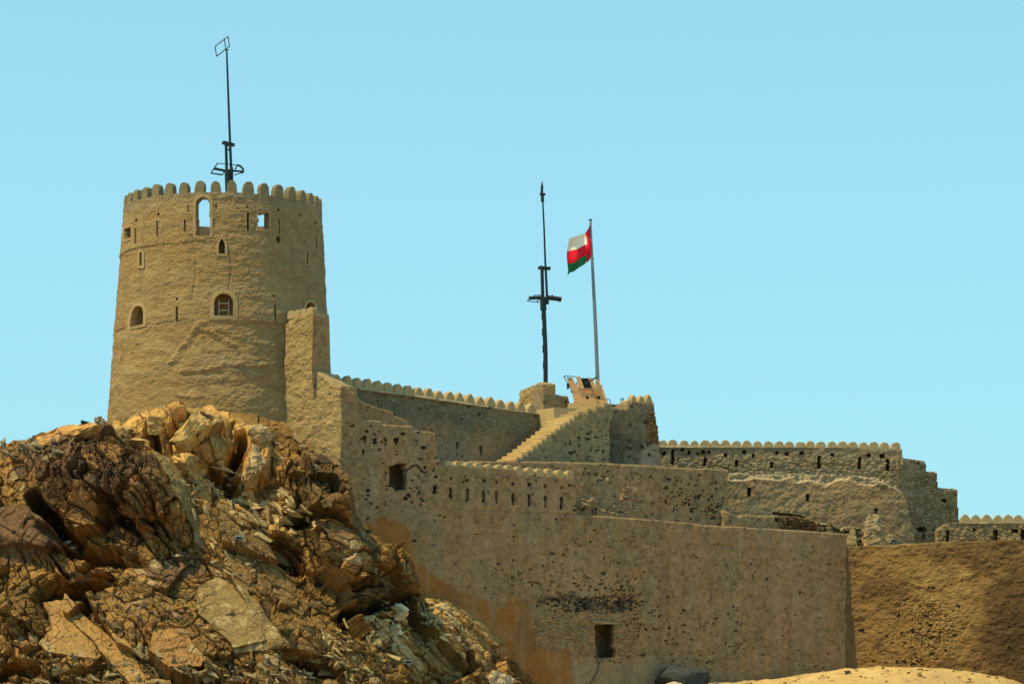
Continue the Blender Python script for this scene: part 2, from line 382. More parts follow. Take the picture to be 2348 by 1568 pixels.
    D = np.where(D < 0, D * (1 - slab), D)
    lim = ss(0, .10, 1 - t); D = D * (.15 + .85 * lim)
    nx_ = np.interp(U, [-420, 300, 800, 1250], [-.05, .0, .25, .45])[None, :] + 0 * D
    N = np.stack([nx_, -.95 + 0 * D, .22 + 0 * D], -1); N /= np.linalg.norm(N, axis=-1, keepdims=True)
    base = base + N * D[..., None]
    ga, gb_ = np.gradient(base, axis=1), np.gradient(base, axis=0)
    n1 = np.cross(ga, gb_); n1 /= np.linalg.norm(n1, axis=-1, keepdims=True) + 1e-9; n1 = np.where(n1[..., 1:2] > 0, -n1, n1)
    def blur(a, r):
        for ax in (0, 1):
            q = np.concatenate([np.repeat(a.take([0], ax), r, ax), a, np.repeat(a.take([-1], ax), r, ax)], ax).cumsum(ax)
            L_ = a.shape[ax]; a = (q.take(range(2 * r, 2 * r + L_), ax) - np.concatenate([np.zeros_like(q.take([0], ax)), q], ax).take(range(0, L_), ax)) / (2 * r + 1)
        return a
    n1 = blur(blur(n1, 22), 14); n1 /= np.linalg.norm(n1, axis=-1, keepdims=True)
    N = n1 * .45 + N * .7; N /= np.linalg.norm(N, axis=-1, keepdims=True)
    x, y, z = base[..., 0], base[..., 1], base[..., 2]
    # rotate into bedding coordinates: beds dip to the right
    ang = math.radians(48)
    xa = x * math.cos(ang) - z * math.sin(ang) * 1.0; za = x * math.sin(ang) + z * math.cos(ang)
    wob = .22 * fbm(x * .5, y * .5, z * .5, 5, 4)
    xa = xa + wob; za = za + wob
    D = np.zeros(x.shape)
    f1, f2, dx, dy, dz, r1, r2, r3, r4 = voro(xa / 6.5, y / 9, za / 3.4, 11)
    D += 1.6 * (r1 - .5) + 1.5 * ((r2 - .5) * dx * 2 + (r3 - .5) * dz * 2)
    big = r4
    rt = (r4 - .5) * .7; xb, zb_ = xa * np.cos(rt) - za * np.sin(rt), xa * np.sin(rt) + za * np.cos(rt)
    f1, f2, dx, dy, dz, r1, r2, r3, r4 = voro(xb / 2.6, y / 3.4, zb_ / 1.3, 21, True)
    mid = (.9 * (r1 - .5) + 1.2 * ((r2 - .5) * dx * 2 + (r3 - .5) * dz * 2)) - .75 * (1 - ss(0, .08, f2 - f1))
    mcell = r4; mcell2 = r2
    xc, zc = x * .8 + z * .6 + .3 * wob, -x * .6 + z * .8
    f1, f2, dx, dy, dz, r1, r2, r3, r4 = voro(xb / 1.0 + .2 * wob, y / 1.3, zb_ / .55, 33, True)
    sm = (.40 * (r1 - .5) + .62 * ((r2 - .5) * dx * 2 + (r3 - .5) * dz * 2)) - .42 * (1 - ss(0, .11, f2 - f1))
    scell = r4
    f1, f2, dx, dy, dz, r1, r2, r3, r4 = voro(xa / .40, y / .5, za / .22, 43, True)
    ti = (.20 * (r1 - .5) + .26 * ((r2 - .5) * dx * 2 + (r3 - .5) * dz * 2)) - .10 * (1 - ss(0, .2, f2 - f1))
    rough = .55 + .9 * ss(-.3, .5, fbm(x * .22, z * .22, y * .22, 61, 3))
    # cracks on the slabs
    f1, f2, *_ = voro(xb / 5.5 + .12 * vn(x * 1.5, z * 1.5, s=3), y / 9, zb_ / 2.1 + .12 * vn(x * 2, z * 2, s=4), 71, True)
    crack = (1 - ss(0, .022, f2 - f1)) * (fbm(x * .5, z * .5, s=73) > .0)
    f1, f2, *_ = voro(xc / 2.6, y / 9, zc / 1.2, 75, True); crack = np.maximum(crack, (1 - ss(0, .02, f2 - f1)) * (fbm(x * .6, z * .6, s=76) > .15))
    D += (1 - slab) * rough * (.72 * mid + .44 * sm + .42 * ti + .10 * fbm(x * 3, z * 3, y * 3, 66, 3)) + slab * (.05 * mid + .03 * sm + .12 * ti - .10 * crack + .05)
    D = D + .05 * fbm(x * 5, z * 5, y * 5, 205, 3, .7) * (1 - slab)
    D = D * (.3 + .7 * lim)
    p = base + N * D[..., None]
    # ---- rock colours (they belong to the beds)
    c = np.empty(x.shape + (3,)); c[:] = (.215, .13, .045)
    lf = fbm(x * .35, z * .35, y * .35, 81, 4)
    c = mixc(c, (.31, .19, .068), ss(.0, .5, lf) * .8)
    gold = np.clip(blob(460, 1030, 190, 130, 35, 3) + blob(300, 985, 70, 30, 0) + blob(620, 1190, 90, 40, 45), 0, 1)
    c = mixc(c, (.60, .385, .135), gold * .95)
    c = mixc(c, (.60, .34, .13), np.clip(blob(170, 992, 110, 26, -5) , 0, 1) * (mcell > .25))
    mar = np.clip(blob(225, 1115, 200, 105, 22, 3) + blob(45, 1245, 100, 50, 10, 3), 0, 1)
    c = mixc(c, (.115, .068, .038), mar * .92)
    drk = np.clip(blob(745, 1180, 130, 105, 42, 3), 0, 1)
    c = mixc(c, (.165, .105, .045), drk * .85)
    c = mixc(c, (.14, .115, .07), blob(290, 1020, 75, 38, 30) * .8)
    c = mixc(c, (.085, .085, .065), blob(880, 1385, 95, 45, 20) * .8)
    c = mixc(c, (.47, .36, .18), np.clip(blob(900, 1450, 110, 26, 48) + blob(780, 1490, 25, 80, -35), 0, 1) * (mcell > .35))
    c = mixc(c, (.42, .29, .12), np.clip(blob(1060, 1470, 110, 80, 42, 3), 0, 1) * .75)
    c = mixc(c, (.50, .35, .14), np.clip(blob(1010, 1400, 60, 30, 20), 0, 1) * .8)
    c = mixc(c, (.27, .20, .09), S5 * .9)
    c = mixc(c, (.34, .215, .085), S1); c = mixc(c, (.36, .20, .075), S2); c = mixc(c, (.25, .18, .08), S3); c = mixc(c, (.15, .09, .05), S6); c = mixc(c, (.17, .105, .055), S7); c = mixc(c, (.24, .16, .07), np.clip(S8 + S9, 0, 1) * .8)
    lich = ((fbm(x * 2.2, z * 2.2, y * 2.2, 91, 4) > .30) & (S3 > 0)).astype(float)
    c = mixc(c, (.48, .40, .22), lich * .5)
    k = .50 + .55 * mcell + .42 * scell
    c = c * np.array([1.04, .96, .84]); c = c * np.where(slab > 0, .9 + .12 * mcell, k)[..., None]
    c = mixc(c, (.42, .22, .075), ((mcell2 > .88) & (slab < .5)).astype(float) * .5)
    c = mixc(c, (.03, .032, .03), ((scell > .86) & (fbm(x * .5, z * .5, y * .5, 95, 3) > .0) & (slab < .5)).astype(float) * .6)
    c = mixc(c, (.42, .31, .16), ((scell < .05) & (mar < .4)).astype(float) * .6)
    # ---- back of the hill and foot of the hill
    tb = np.linspace(0, 1, nb)[1:, None]
    last = p[-1][None]; bk = last + np.stack([0 * tb + 0 * U[None, :], tb * 30 + 0 * U, -(tb ** 1.6) * 22 + 0 * U], -1)
    fb = np.linspace(0, 1, 16)[:, None][:-1]
    foot = p[0].copy(); foot[:, 1] -= 16; foot[:, 2] = -1.0
    ft = foot[None] + (p[0][None] - foot[None]) * fb[..., None]
    ft[..., 1] += .8 * fbm(ft[..., 0] * .5, ft[..., 2] * .5, s=8)
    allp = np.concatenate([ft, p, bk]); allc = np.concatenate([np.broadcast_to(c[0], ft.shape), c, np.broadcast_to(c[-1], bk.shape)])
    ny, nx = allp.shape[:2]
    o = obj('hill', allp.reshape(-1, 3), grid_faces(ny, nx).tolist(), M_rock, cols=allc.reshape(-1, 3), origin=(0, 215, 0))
    tag(o, 'craggy brown and gold rock outcrop under the round tower', kind='structure')
    return u, v, p, c
HU, HV, HP, HC = hill()
def on_hill(u, v):
    """nearest surface point of the built hill seen at a picture position"""
    pu, pv = proj(HP); d = (pu - u) ** 2 + (pv - v) ** 2
    cand = np.argwhere(d < max(d.min(), 1) * 3 + 4); best = min(cand.tolist(), key=lambda q: HP[q[0], q[1], 1])
    return Vector(HP[best[0], best[1]].tolist())

# low ground and the pale mound at the foot of the big wall, right side
def slope():
    xs = np.linspace(-2, 62, 420); ys = np.concatenate([np.linspace(178, 214, 30)[:-1], np.linspace(214, 262, 260)])
    X, Y_ = np.meshgrid(xs, ys)
    zf = lambda u, v, Y: float(P(u, v, Y)[2])
    # height rises from the foot up to just under the wall bases
    ycr = np.interp(X, [-2, 10, 20, 30, 62], [230, 235, 239, 239, 240])
    prof = [(1300, 1660), (1450, 1600), (1540, 1575), (1640, 1568), (1730, 1562), (1850, 1545), (1950, 1532), (2050, 1526), (2150, 1530), (2250, 1543), (2300, 1553), (2360, 1568), (2500, 1600)]
    pp = [P(u_, v_, 238.5) for u_, v_ in prof]; crest = np.interp(X, [q[0] for q in pp], [q[2] for q in pp])
    t = np.clip((Y_ - 180) / (ycr - 180), 0, 1)
    Zz = crest * (t ** 1.15)
    Zz = np.where(Y_ > ycr, crest - .02 * (Y_ - ycr) ** 1.3, Zz)
    Zz = Zz + (.20 * fbm(X * .45, Y_ * .6, s=5, o=5, g=.6) + .08 * fbm(X * 2, Y_ * 3, s=6, o=3)) * t
    Zz -= 1.0 * (1 - t) ** 3
    c = np.empty(X.shape + (3,)); c[:] = (.47, .31, .12)
    n = fbm(X * .4, Y_ * .4, s=19, o=4)
    c = mixc(c, (.38, .25, .11), ss(.0, .5, n) * .7)
    c = mixc(c, (.56, .40, .18), ss(.1, .5, -n) * .6); c = mixc(c, (.22, .14, .06), ss(.2, .5, fbm(X * 1.4, Y_ * 2, s=23, o=4)) * .6)
    o = obj('slope', np.stack([X, Y_, Zz], -1).reshape(-1, 3), grid_faces(*X.shape).tolist(), M_sand, cols=c.reshape(-1, 3), smooth=True, origin=(20, 220, 0))
    tag(o, 'pale sunlit earth mound at the foot of the wall', kind='structure')
    return xs, ys, Zz
SX, SY, SZ = slope()
def slope_z(x, y): return float(SZ[np.abs(SY - y).argmin(), np.abs(SX - x).argmin()])

# ================================================================== ROUND TOWER
TC = P(512, 437, 232)[:2]
ZR = float(P(510, 441, 225.2)[2])                   # rim height
ZB = float(P(510, 1040, 224)[2])
def TR(z): return 6.80 + (ZR - z) * .0565
def tower_hit(u, v):
    A = (np.asarray(u, float) - W / 2) / F; B = (H / 2 - np.asarray(v, float)) / F
    dx, dy, dz = A, cp - B * sp, sp + B * cp
    z = np.full(np.shape(A), 35.)
    for _ in range(8):
        R = TR(z); a = dx * dx + dy * dy; b = -2 * (dx * TC[0] + dy * TC[1]); c_ = TC[0] ** 2 + TC[1] ** 2 - R * R
        t = (-b - np.sqrt(np.maximum(b * b - 4 * a * c_, 0))) / (2 * a); z = CAMZ + t * dz
    return np.arctan2(dx * t - TC[0], -(dy * t - TC[1])), z
def tpt(th, z, off=0.0):
    R = TR(z) + off
    return np.stack(np.broadcast_arrays(TC[0] + R * np.sin(th), TC[1] - R * np.cos(th), z), -1)
def tr(u, v, w, h): return (u, v, w, h)
def zr8(x, y0, y1, w, *a): p = Z8(x, (y0 + y1) / 2); return (p[0], p[1], w / 3.307 * .69284, (y1 - y0) / 3.307 * .69284, *a)
def zr2(x, y0, y1, w, *a): p = Z2(x, (y0 + y1) / 2); return (p[0], p[1], w / 2.609 * .69284, (y1 - y0) / 2.609 * .69284, *a)
def arch(cu, v0, v1, w, pointed=False, n=12):
    """picture outline, clockwise from bottom left; v0 top, v1 bottom"""
    hw = w / 2; r = min(hw * (1.9 if pointed else 1.05), (v1 - v0) * .7); L = []
    for i in range(n + 1):
        t = i / n
        L.append((cu - hw * ((1 - t) ** (.75 if pointed else .5) if t < 1 else 0), v0 + r * (1 - t) if pointed else v0 + r * (1 - math.sqrt(max(0, 1 - (1 - t) ** 1)) ) ))
    if not pointed: L = [(cu - hw * math.cos(math.pi / 2 * i / n), v0 + r * (1 - math.sin(math.pi / 2 * i / n))) for i in range(n + 1)]
    R = [(2 * cu - a, b) for a, b in L[-2::-1]]
    return [(cu - hw, v1)] + L + R + [(cu + hw, v1)]
A_ = lambda Z, x0, x1, y0, y1, s, pt=False: arch(Z((x0 + x1) / 2, 0)[0], Z(0, y0)[1], Z(0, y1)[1], (x1 - x0) / s * .69284, pt)
def zpoly(Z, pts): return [Z(*p) for p in pts]
OP_ARCH = A_(Z8, 885, 1045, 240, 668, 3.307)
OP_SQ = zpoly(Z8, [(1565, 592), (1563, 412), (1690, 408), (1690, 596)])
NI_SQ = zpoly(Z8, [(108, 705), (108, 590), (185, 560), (185, 680)])
NI_P1 = A_(Z8, 1137, 1205, 692, 858, 3.307, True); NI_P2 = A_(Z8, 272, 302, 832, 988, 3.307, True); NI_P3 = A_(Z8, 2092, 2119, 820, 972, 3.307, True)
NI_P4 = A_(Z8, 1772, 1806, 668, 742, 3.307)
NI_A1 = zpoly(Z2, [(350, 478), (352, 420), (365, 350), (390, 305), (420, 290), (450, 305), (462, 345), (460, 450)])
NI_A2 = A_(Z2, 1065, 1232, 185, 378, 2.609); NI_A3 = A_(Z2, 1858, 1930, 262, 350, 2.609)
def tower():
    root = empty('round_tower', (float(TC[0]), float(TC[1]), ZB), 'tall round battlemented tower of rough tan render on top of the crag', 'tower')
    zrl = float(tower_hit(510, 735)[1]); zrm = float(tower_hit(380, 560)[1])
    zfloor = ZR - 4.2
    nf = 420; th = np.concatenate([np.linspace(-1.75, 1.75, nf), np.linspace(1.75, 2 * math.pi - 1.75, 70)[1:-1]])
    nth = len(th); nz = 270; zz = np.linspace(ZB, ZR, nz)
    T, Z_ = np.meshgrid(th, zz); arc = T * 7
    front = np.abs(T) < 1.74
    base = tpt(T, Z_); u, v = proj(base)
    u = np.where(front, u, -999); v = np.where(front, v, -999)
    band = fbm(arc * .35, Z_ * 1.5, s=5, o=4, g=.6); gr = fbm(arc * 2.2, Z_ * 3.4, s=6, o=4, g=.7)
    g3 = fbm(arc * 5, Z_ * 6, s=16, o=2, g=.8); D = .06 * band + .042 * gr + .03 * g3
    D += .05 * (1 - np.abs(fbm(arc * .5 + .4 * Z_, Z_ * .9, s=9, o=3)) * 2) * (Z_ < zrl)
    D += np.where(Z_ > zrl + .02 * vn(arc, arc), 0, -.0) + .06 * ss(zrl - .0, zrl + .03, Z_ + .04 * vn(arc * 1.5, arc * 0 + 3)) * ss(zrl + 2.5, zrl + .1, Z_) * (.6 + .6 * ss(-.3, .2, fbm(arc * .5, arc * 0, s=29)))
    D += .06 * ss(zrm, zrm + .06, Z_ + .1 * vn(arc * .8, arc * 0 + 2)) * (1 - ss(zrm, zrm + 1.5, Z_)) * (u < 470)
    # scar below the middle window: a chevron ridge
    for (a, b) in (((462, 745), (398, 835)), ((470, 760), (532, 795)), ((425, 856), (500, 848)), ((520, 838), (600, 842))):
        ax, ay = a; bx, by = b; L2 = (bx - ax) ** 2 + (by - ay) ** 2
        t = np.clip(((u - ax) * (bx - ax) + (v - ay) * (by - ay)) / L2, 0, 1)
        dd = ((v + 4 * gr) - (ay + t * (by - ay))); near = (np.hypot(u - (ax + t * (bx - ax)), v - (ay + t * (by - ay))) < 16)
        D += near * ss(16, 8, np.hypot(u - (ax + t * (bx - ax)), v - (ay + t * (by - ay)))) * (.5 + .5 * ss(-.2, .2, gr)) * (.10 * ss(5, -5, dd) * ss(-16, -4, dd) - .05 * ss(-5, 5, dd) * ss(16, 4, dd))
    for uu in (445, 525): D -= .05 * np.exp(-((u - uu - 5 * np.sin(v / 30)) / 3) ** 2) * ((v > 540) & (v < 690))
    c = np.empty(T.shape + (3,)); c[:] = (.36, .232, .096)
    c = mixc(c, (.30, .225, .115), ss(-.1, .4, band) * .55); c = mixc(c, (.43, .33, .19), ss(.1, .5, -gr) * .4)
    c = mixc(c, (.30, .232, .122), ss(560, 700, u + 40 * fbm(arc * .4, Z_ * .4, s=3)) * .6)  # shade of the tower's right side put into the colour
    c = mixc(c, (.27, .24, .17), ss(ZR - 1.2, ZR, Z_ + .5 * gr) * .5)
    c = mixc(c, (.24, .165, .08), ss(0, .45, fbm(arc * 1.8, Z_ * .15, s=44)) * .35); c = mixc(c, (.44, .31, .15), ss(.1, .4, fbm(arc * .25, Z_ * 1.1, s=45)) * .4)
    sm = np.zeros(T.shape)
    pits = np.zeros(T.shape)
    slits = [zr8(230, 575, 745, 22), zr8(467, 497, 670, 22), zr8(767, 485, 620, 24), zr8(1457, 410, 602, 27), zr8(1800, 480, 645, 20), zr8(2047, 515, 712, 12), zr8(2212, 610, 800, 8),
             zr2(745, 298, 430, 22, 'v'), zr2(1592, 278, 422, 18, 'v')]
    dots = [zr8(x, y - 11, y + 11, 22, 'o') for x, y in ((232, 497), (475, 425), (1455, 352), (1790, 380), (2030, 440), (2193, 522))] + [zr2(x, y - 9, y + 9, 18, 'o') for x, y in ((743, 228), (1582, 208))]
    pits = np.maximum(rects(u, v, arc, Z_, slits, .5), rects(u, v, arc, Z_, dots, .4))
    ju = u + .5 * vn(arc * 6, Z_ * 6, s=2); jv = v + .5 * vn(arc * 6, Z_ * 6, s=12)
    for q in (NI_SQ, NI_P1, NI_P2, NI_P3, NI_P4, NI_A3): pits = np.maximum(pits, inpoly(ju, jv, q))
    big = np.zeros(T.shape)
    for q in (NI_A1, NI_A2): big = np.maximum(big, inpoly(ju, jv, q))
    small = rects(u, v, arc, Z_, [zr8(803, 320, 400, 10), zr8(1110, 320, 372, 12)], .6)
    hole = inpoly(ju, jv, OP_ARCH) | inpoly(ju, jv, OP_SQ)
    D = D * (1 - np.maximum(pits, big)) - 1.0 * pits - .9 * big - .15 * small
    c = mixc(c, (.36, .22, .10), big)
    c = mixc(c, (.12, .09, .06), pits)  # shade inside slits and niches painted into the colour
    c[-1] = (.40, .31, .18)
    out = tpt(T, Z_, D)
    # parapet inside
    zi = zz[zz > zfloor]; ki = nz - len(zi)
    Ti, Zi = np.meshgrid(th, zi)
    inn = np.stack([TC[0] + (TR(ZR) - .62) * np.sin(Ti), TC[1] - (TR(ZR) - .62) * np.cos(Ti), Zi], -1)
    V = np.concatenate([out.reshape(-1, 3), inn.reshape(-1, 3), [[TC[0], TC[1], zi[0]]]])
    cols = np.concatenate([c.reshape(-1, 3), np.tile([.34, .24, .13], (inn.size // 3, 1)), [[.3, .22, .12]]])
    no = nth * nz; O = lambda j, i: j * nth + i % nth; I = lambda j, i: no + (j - ki) * nth + i % nth
    hc = hole[:-1, :] & hole[1:, :] & np.roll(hole[:-1, :], -1, 1) & np.roll(hole[1:, :], -1, 1)
    hc[:ki + 1] = False
    Fc = []
    for j in range(nz - 1):
        for i in range(nth):
            if hc[j, i]: continue
            Fc.append((O(j, i), O(j, i + 1), O(j + 1, i + 1), O(j + 1, i)))
    for j in range(ki, nz - 1):
        for i in range(nth):
            if not hc[j, i]:
                Fc.append((I(j, i + 1), I(j, i), I(j + 1, i), I(j + 1, i + 1)))
            else:
                if not hc[j - 1, i]: Fc.append((O(j, i), I(j, i), I(j, i + 1), O(j, i + 1))[::-1])
                if not hc[j + 1, i]: Fc.append((O(j + 1, i), I(j + 1, i), I(j + 1, i + 1), O(j + 1, i + 1)))
                if not hc[j, i - 1]: Fc.append((O(j, i), I(j, i), I(j + 1, i), O(j + 1, i)))
                if not hc[j, (i + 1) % nth]: Fc.append((O(j, i + 1), I(j, i + 1), I(j + 1, i + 1), O(j + 1, i + 1))[::-1])
    for i in range(nth):
        Fc.append((O(nz - 1, i), O(nz - 1, i + 1), I(nz - 1, i + 1), I(nz - 1, i)))
        Fc.append((I(ki, i), I(ki, i + 1), len(V) - 1))
    obj('wall', V, Fc, M_tower, root, cols)
    rng = random.Random(4)
    for k in range(38):
        a = math.radians(.6 + k * 360 / 38); R = TR(ZR) - .26
        if 16 <= k <= 22: continue                   # not there: the far rim shows bare through the arched opening
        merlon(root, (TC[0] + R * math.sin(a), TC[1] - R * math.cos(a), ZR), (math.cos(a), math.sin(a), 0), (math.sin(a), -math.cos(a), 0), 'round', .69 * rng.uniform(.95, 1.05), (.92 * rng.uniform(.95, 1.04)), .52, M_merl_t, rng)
    # smooth plaster surrounds
    def surround(name, inner, grow, off=.07, gb=None, open_bottom=False):
        cu = sum(p[0] for p in inner) / len(inner); cv = (min(p[1] for p in inner) + max(p[1] for p in inner)) / 2
        hw = max(abs(p[0] - cu) for p in inner); hh = max(abs(p[1] - cv) for p in inner); gb = grow if gb is None else gb
        n = len(inner); res = []
        def dens(poly, k=4): return [(poly[i][0] + (poly[(i + 1) % n][0] - poly[i][0]) * j / k, poly[i][1] + (poly[(i + 1) % n][1] - poly[i][1]) * j / k) for i in range(n) for j in range(k)]
        outer = [(cu + (a - cu) * (hw + grow) / hw, cv + (b - cv) * (hh + (gb if b > cv else grow)) / hh) for a, b in inner]
        I2, O2 = dens(inner), dens(outer); m = len(I2); V = []; Fc = []
        jr = random.Random(len(name) + int(cu))
        for (L, o_) in ((I2, -.35), (I2, off), (O2, off * .8), (O2, -.12)):
            for a, b in L:
                j = .45 if L is O2 else .15
                t_, z_ = tower_hit(a + jr.uniform(-j, j), b + jr.uniform(-j, j)); V.append(tpt(t_, z_, o_))
        for r in range(3):
            for i in range(m): Fc.append((r * m + i, r * m + (i + 1) % m, (r + 1) * m + (i + 1) % m, (r + 1) * m + i)[::-1])
        return obj(name, V, Fc, M_smooth, root)
    surround('window_surround', OP_ARCH, 6, .04, gb=3); surround('window_surround', OP_SQ, 4, .035)
    surround('window_surround', NI_SQ, 4, gb=7); surround('window_surround', NI_P1, 5.5, .04); surround('window_surround', NI_P2, 4.5, .05, gb=7); surround('window_surround', NI_P3, 3, .04)
    surround('window_surround', NI_A1, 7, .1); mids = surround('window_surround', NI_A2, 10, .1, gb=9); surround('window_surround', NI_A3, 5, .08)
    for q in (slits[0], slits[1], slits[2], slits[3], slits[4], slits[5], slits[7], slits[8]):
        cu, cv, w, h = q[:4]
        surround('slit_surround', [(cu - w / 2, cv + h / 2), (cu - w / 2, cv - h / 2), (cu + w / 2, cv - h / 2), (cu + w / 2, cv + h / 2)], 1.7, .03)
    # wooden casement in the middle window
    b = MB(); q = lambda x, y, o=-.45: Vector(tpt(*tower_hit(*Z2(x, y)), o).tolist())
    for a, e in (((1105, 225), (1105, 372)), ((1196, 225), (1196, 372)), ((1105, 322), (1196, 322)), ((1105, 262), (1196, 262)), ((1105, 370), (1196, 370))): b.tube([q(*a), q(*e)], .035, 6)
    b.build('casement', mat('pale_wood', (.5, .42, .3)), mids)
    return root
tower()
# ================================================================== FORT WALLS
def zc(Z, sc_, x0, x1, y0, y1, *a):
    p = Z((x0 + x1) / 2, (y0 + y1) / 2); return (p[0], p[1], (x1 - x0) / sc_ * .69284, (y1 - y0) / sc_ * .69284, *a)
def zw(Z, sc_, x, y, w, h, *a): return zc(Z, sc_, x - w / 2, x + w / 2, y - h / 2, y + h / 2, *a)
def stones(s, z, w, h, seed):
    row = np.floor(z / h + .25 * vn(s * .7, z * .7, s=seed)); f1, f2, dx, dy, r1, r2 = voro2(s / w + .5 * (row % 2), z / h + .12 * vn(s * 3, z * 3, s=seed), seed)
    return ss(.0, .34, f2 - f1), r1, r2
PINK, TEAL, TAN, OCHRE, DARK = (.335, .202, .094), (.24, .183, .09), (.39, .265, .12), (.50, .25, .09), (.035, .037, .035)  # DARK paints the shade inside pits and pocks
def plaster(s, z, seed, rel=1.0, base=PINK):
    lf = fbm(s * .22, z * .3, s=seed, o=4); mf = fbm(s * .9, z * 1.3, s=seed + 5, o=4); hf = fbm(s * 4, z * 5, s=seed + 9, o=3, g=.7)
    c = np.empty(s.shape + (3,)); c[:] = base
    c = mixc(c, TEAL, ss(-.05, .45, lf + .35 * mf) * .55); c = mixc(c, (.37, .235, .12), ss(0, .5, -lf + .3 * mf) * .45)
    c = mixc(c, (.30, .20, .12), ss(.15, .5, fbm(s * .5, z * 1.1, s=seed + 21)) * .35)
    c = mixc(c, (.25, .21, .14), ss(.1, .5, vn(s * 1.6, z * .16, s=seed + 4) * .7 + .3 * mf) * .3)
    sp_ = fbm(s * 3, z * 3, s=seed + 31, o=3, g=.8); c = c * (1 + .30 * hf - .34 * ss(.22, .45, sp_) + .2 * ss(.2, .5, -sp_))[..., None]
    return rel * (.06 * lf + .045 * mf + .022 * hf), c
def cracks(s, z, seed, w=.02):
    f1, f2, *_ = voro2(s / 2.6 + .5 * fbm(s * 1.5, z * 1.5, s=seed), z / 2.0 + .5 * fbm(s * 1.5, z * 1.5, s=seed + 3), seed)
    return (1 - ss(0, w, f2 - f1)) * (fbm(s * .6, z * .6, s=seed + 7) > .12)
def density(u, v, lst, bg=0.0):
    d = np.full(u.shape, bg)
    for cu, cv, ru, rv, k in lst: d = np.maximum(d, k * np.exp(-((u - cu) / ru) ** 2 - ((v - cv) / rv) ** 2))
    return d
def put_merlons(parent, wall, us, v, kind, w, h, t, m, seed, sink=0, off=.0, back=.3):
    rng = random.Random(seed)
    for k, u in enumerate(us):
        vv = v(u) if callable(v) else v; s_, z_ = wall.hit(u, vv)
        b = wall.pt(float(s_), float(z_) - sink, -back + off)
        b = np.asarray(b).reshape(3)
        merlon(parent, b, (wall.d[0], wall.d[1], 0), (wall.n[0], wall.n[1], 0), kind, w * rng.uniform(.94, 1.06), h * rng.uniform(.94, 1.05), t, m, rng)

# ---- buttress joining the tower: lit left face
wl = Wall(654, 226.0, 783, 223.0, 1000, .012)
r_ = wall_thing('buttress_wall', wl, (2, 33), 'rough sunlit prow shaped buttress wall rising in steps against the right side of the round tower')
def f_left(u, v, s, z):
    band = fbm(s * .5, z * 1.0, s=3); g1 = fbm(s * 2.3, z * 2.6, s=4, o=4, g=.7)
    c = np.empty(s.shape + (3,)); c[:] = (.41, .29, .13); c = mixc(c, (.31, .22, .10), ss(-.1, .4, band) * .5); c = mixc(c, (.46, .36, .2), ss(.0, .4, g1) * .3)
    return .10 * band + .11 * g1, c
wl.build('wall', M_tower, r_, [(654, 742), (659, 740), (660, 727), (665, 724), (718, 714), (719, 718), (722, 850), (732, 853), (745, 866), (768, 880), (783, 884)], 1250, 1.6, f_left, seed=1, topj=.03)
put_merlons(r_, wl, [665, 679, 694, 709], lambda u: 727 - (u - 660) * .19, 'round', .52, .52, .6, M_merl, 2, sink=.0, back=.35)
wr = Wall(720, 224.32, 757, 225.7, 800, .0)
def f_right(u, v, s, z):
    d, c = plaster(s, z, 8, 1.2); return d - .25 * (pock(s, z, .4, np.where(u > 744, .35, .02), 4)), c
wr.build('wall', M_wall, r_, [(719.5, 716), (735, 722), (746, 730), (749, 760), (750, 800), (755, 822), (756, 842), (757, 850), (758, 880)], 900, .12, f_right, seed=5, topj=.04)

# ---- the big wall
wm = Wall(783, 223.0, 1942, 223.0, 1100); b_ = P(1942, 1222, float(main_Y(1942))); wm = Wall(783, 223.0, 1942, float(main_Y(1942)), 1222, .0)
a_ = P(783, 1000, 223); wm.a = a_[:2]; d_ = b_[:2] - a_[:2]; wm.L = float(np.hypot(*d_)); wm.d = d_ / wm.L; wm.n = np.array([wm.d[1], -wm.d[0]])
r_ = wall_thing('curtain_wall', wm, (20, 12), 'huge plain shaded curtain wall with stepped ruined left end, slit row, doorway and orange patch')
M_PITS = [zw(Z6, 4.048, x, y, w, h) for x, y, w, h in ((170, 400, 42, 28), (375, 412, 32, 32), (590, 435, 32, 32), (815, 450, 36, 34), (983, 468, 20, 36), (1210, 490, 34, 34), (1425, 497, 44, 46), (1645, 520, 34, 30), (1860, 540, 28, 32))]
M_PITS += [zc(Z6, 4.048, x - w / 2, x + w / 2, y0, y1) for x, y0, y1, w in ((160, 515, 615, 50), (370, 540, 690, 30), (597, 555, 720, 32), (812, 575, 745, 30), (985, 592, 748, 27), (1208, 612, 760, 30), (1425, 625, 785, 36), (1642, 650, 808, 30), (1858, 662, 830, 32))]
M_PITS += [zw(Z5, 3.919, *q) for q in ((327, 415, 42, 28, 'o'), (487, 425, 36, 28, 'o'), (800, 447, 64, 36, 'o'), (1005, 433, 44, 18, 'o'), (305, 530, 42, 88, 'v'), (440, 545, 42, 70), (577, 540, 30, 60, 'v'), (712, 548, 58, 80, 'v'), (1068, 632, 62, 48, 'o'), (285, 700, 34, 92, 'v'), (345, 1185, 54, 30, 'o'), (1085, 885, 36, 34, 'o'), (832, 1290, 52, 42, 'o'), (872, 1243, 54, 28, 'o'), (1065, 1318, 32, 28, 'o'), (1035, 1370, 18, 42), (318, 1300, 28, 24, 'o'))]
BIGHOLE = zpoly(Z5, [(612, 872), (700, 848), (720, 832), (845, 835), (828, 880), (850, 950), (845, 1040), (838, 1185), (760, 1175), (700, 1190), (690, 1150), (615, 1125), (620, 1070), (635, 1000), (628, 900)])
ORANGE = [(838, 1195), (860, 1184), (905, 1190), (935, 1205), (948, 1250), (945, 1275), (985, 1310), (1040, 1345), (1100, 1370), (1145, 1392), (1175, 1372), (1205, 1378), (1216, 1420), (1228, 1485), (1300, 1484), (1312, 1510), (1318, 1568), (1330, 1640), (1100, 1640), (820, 1300)]
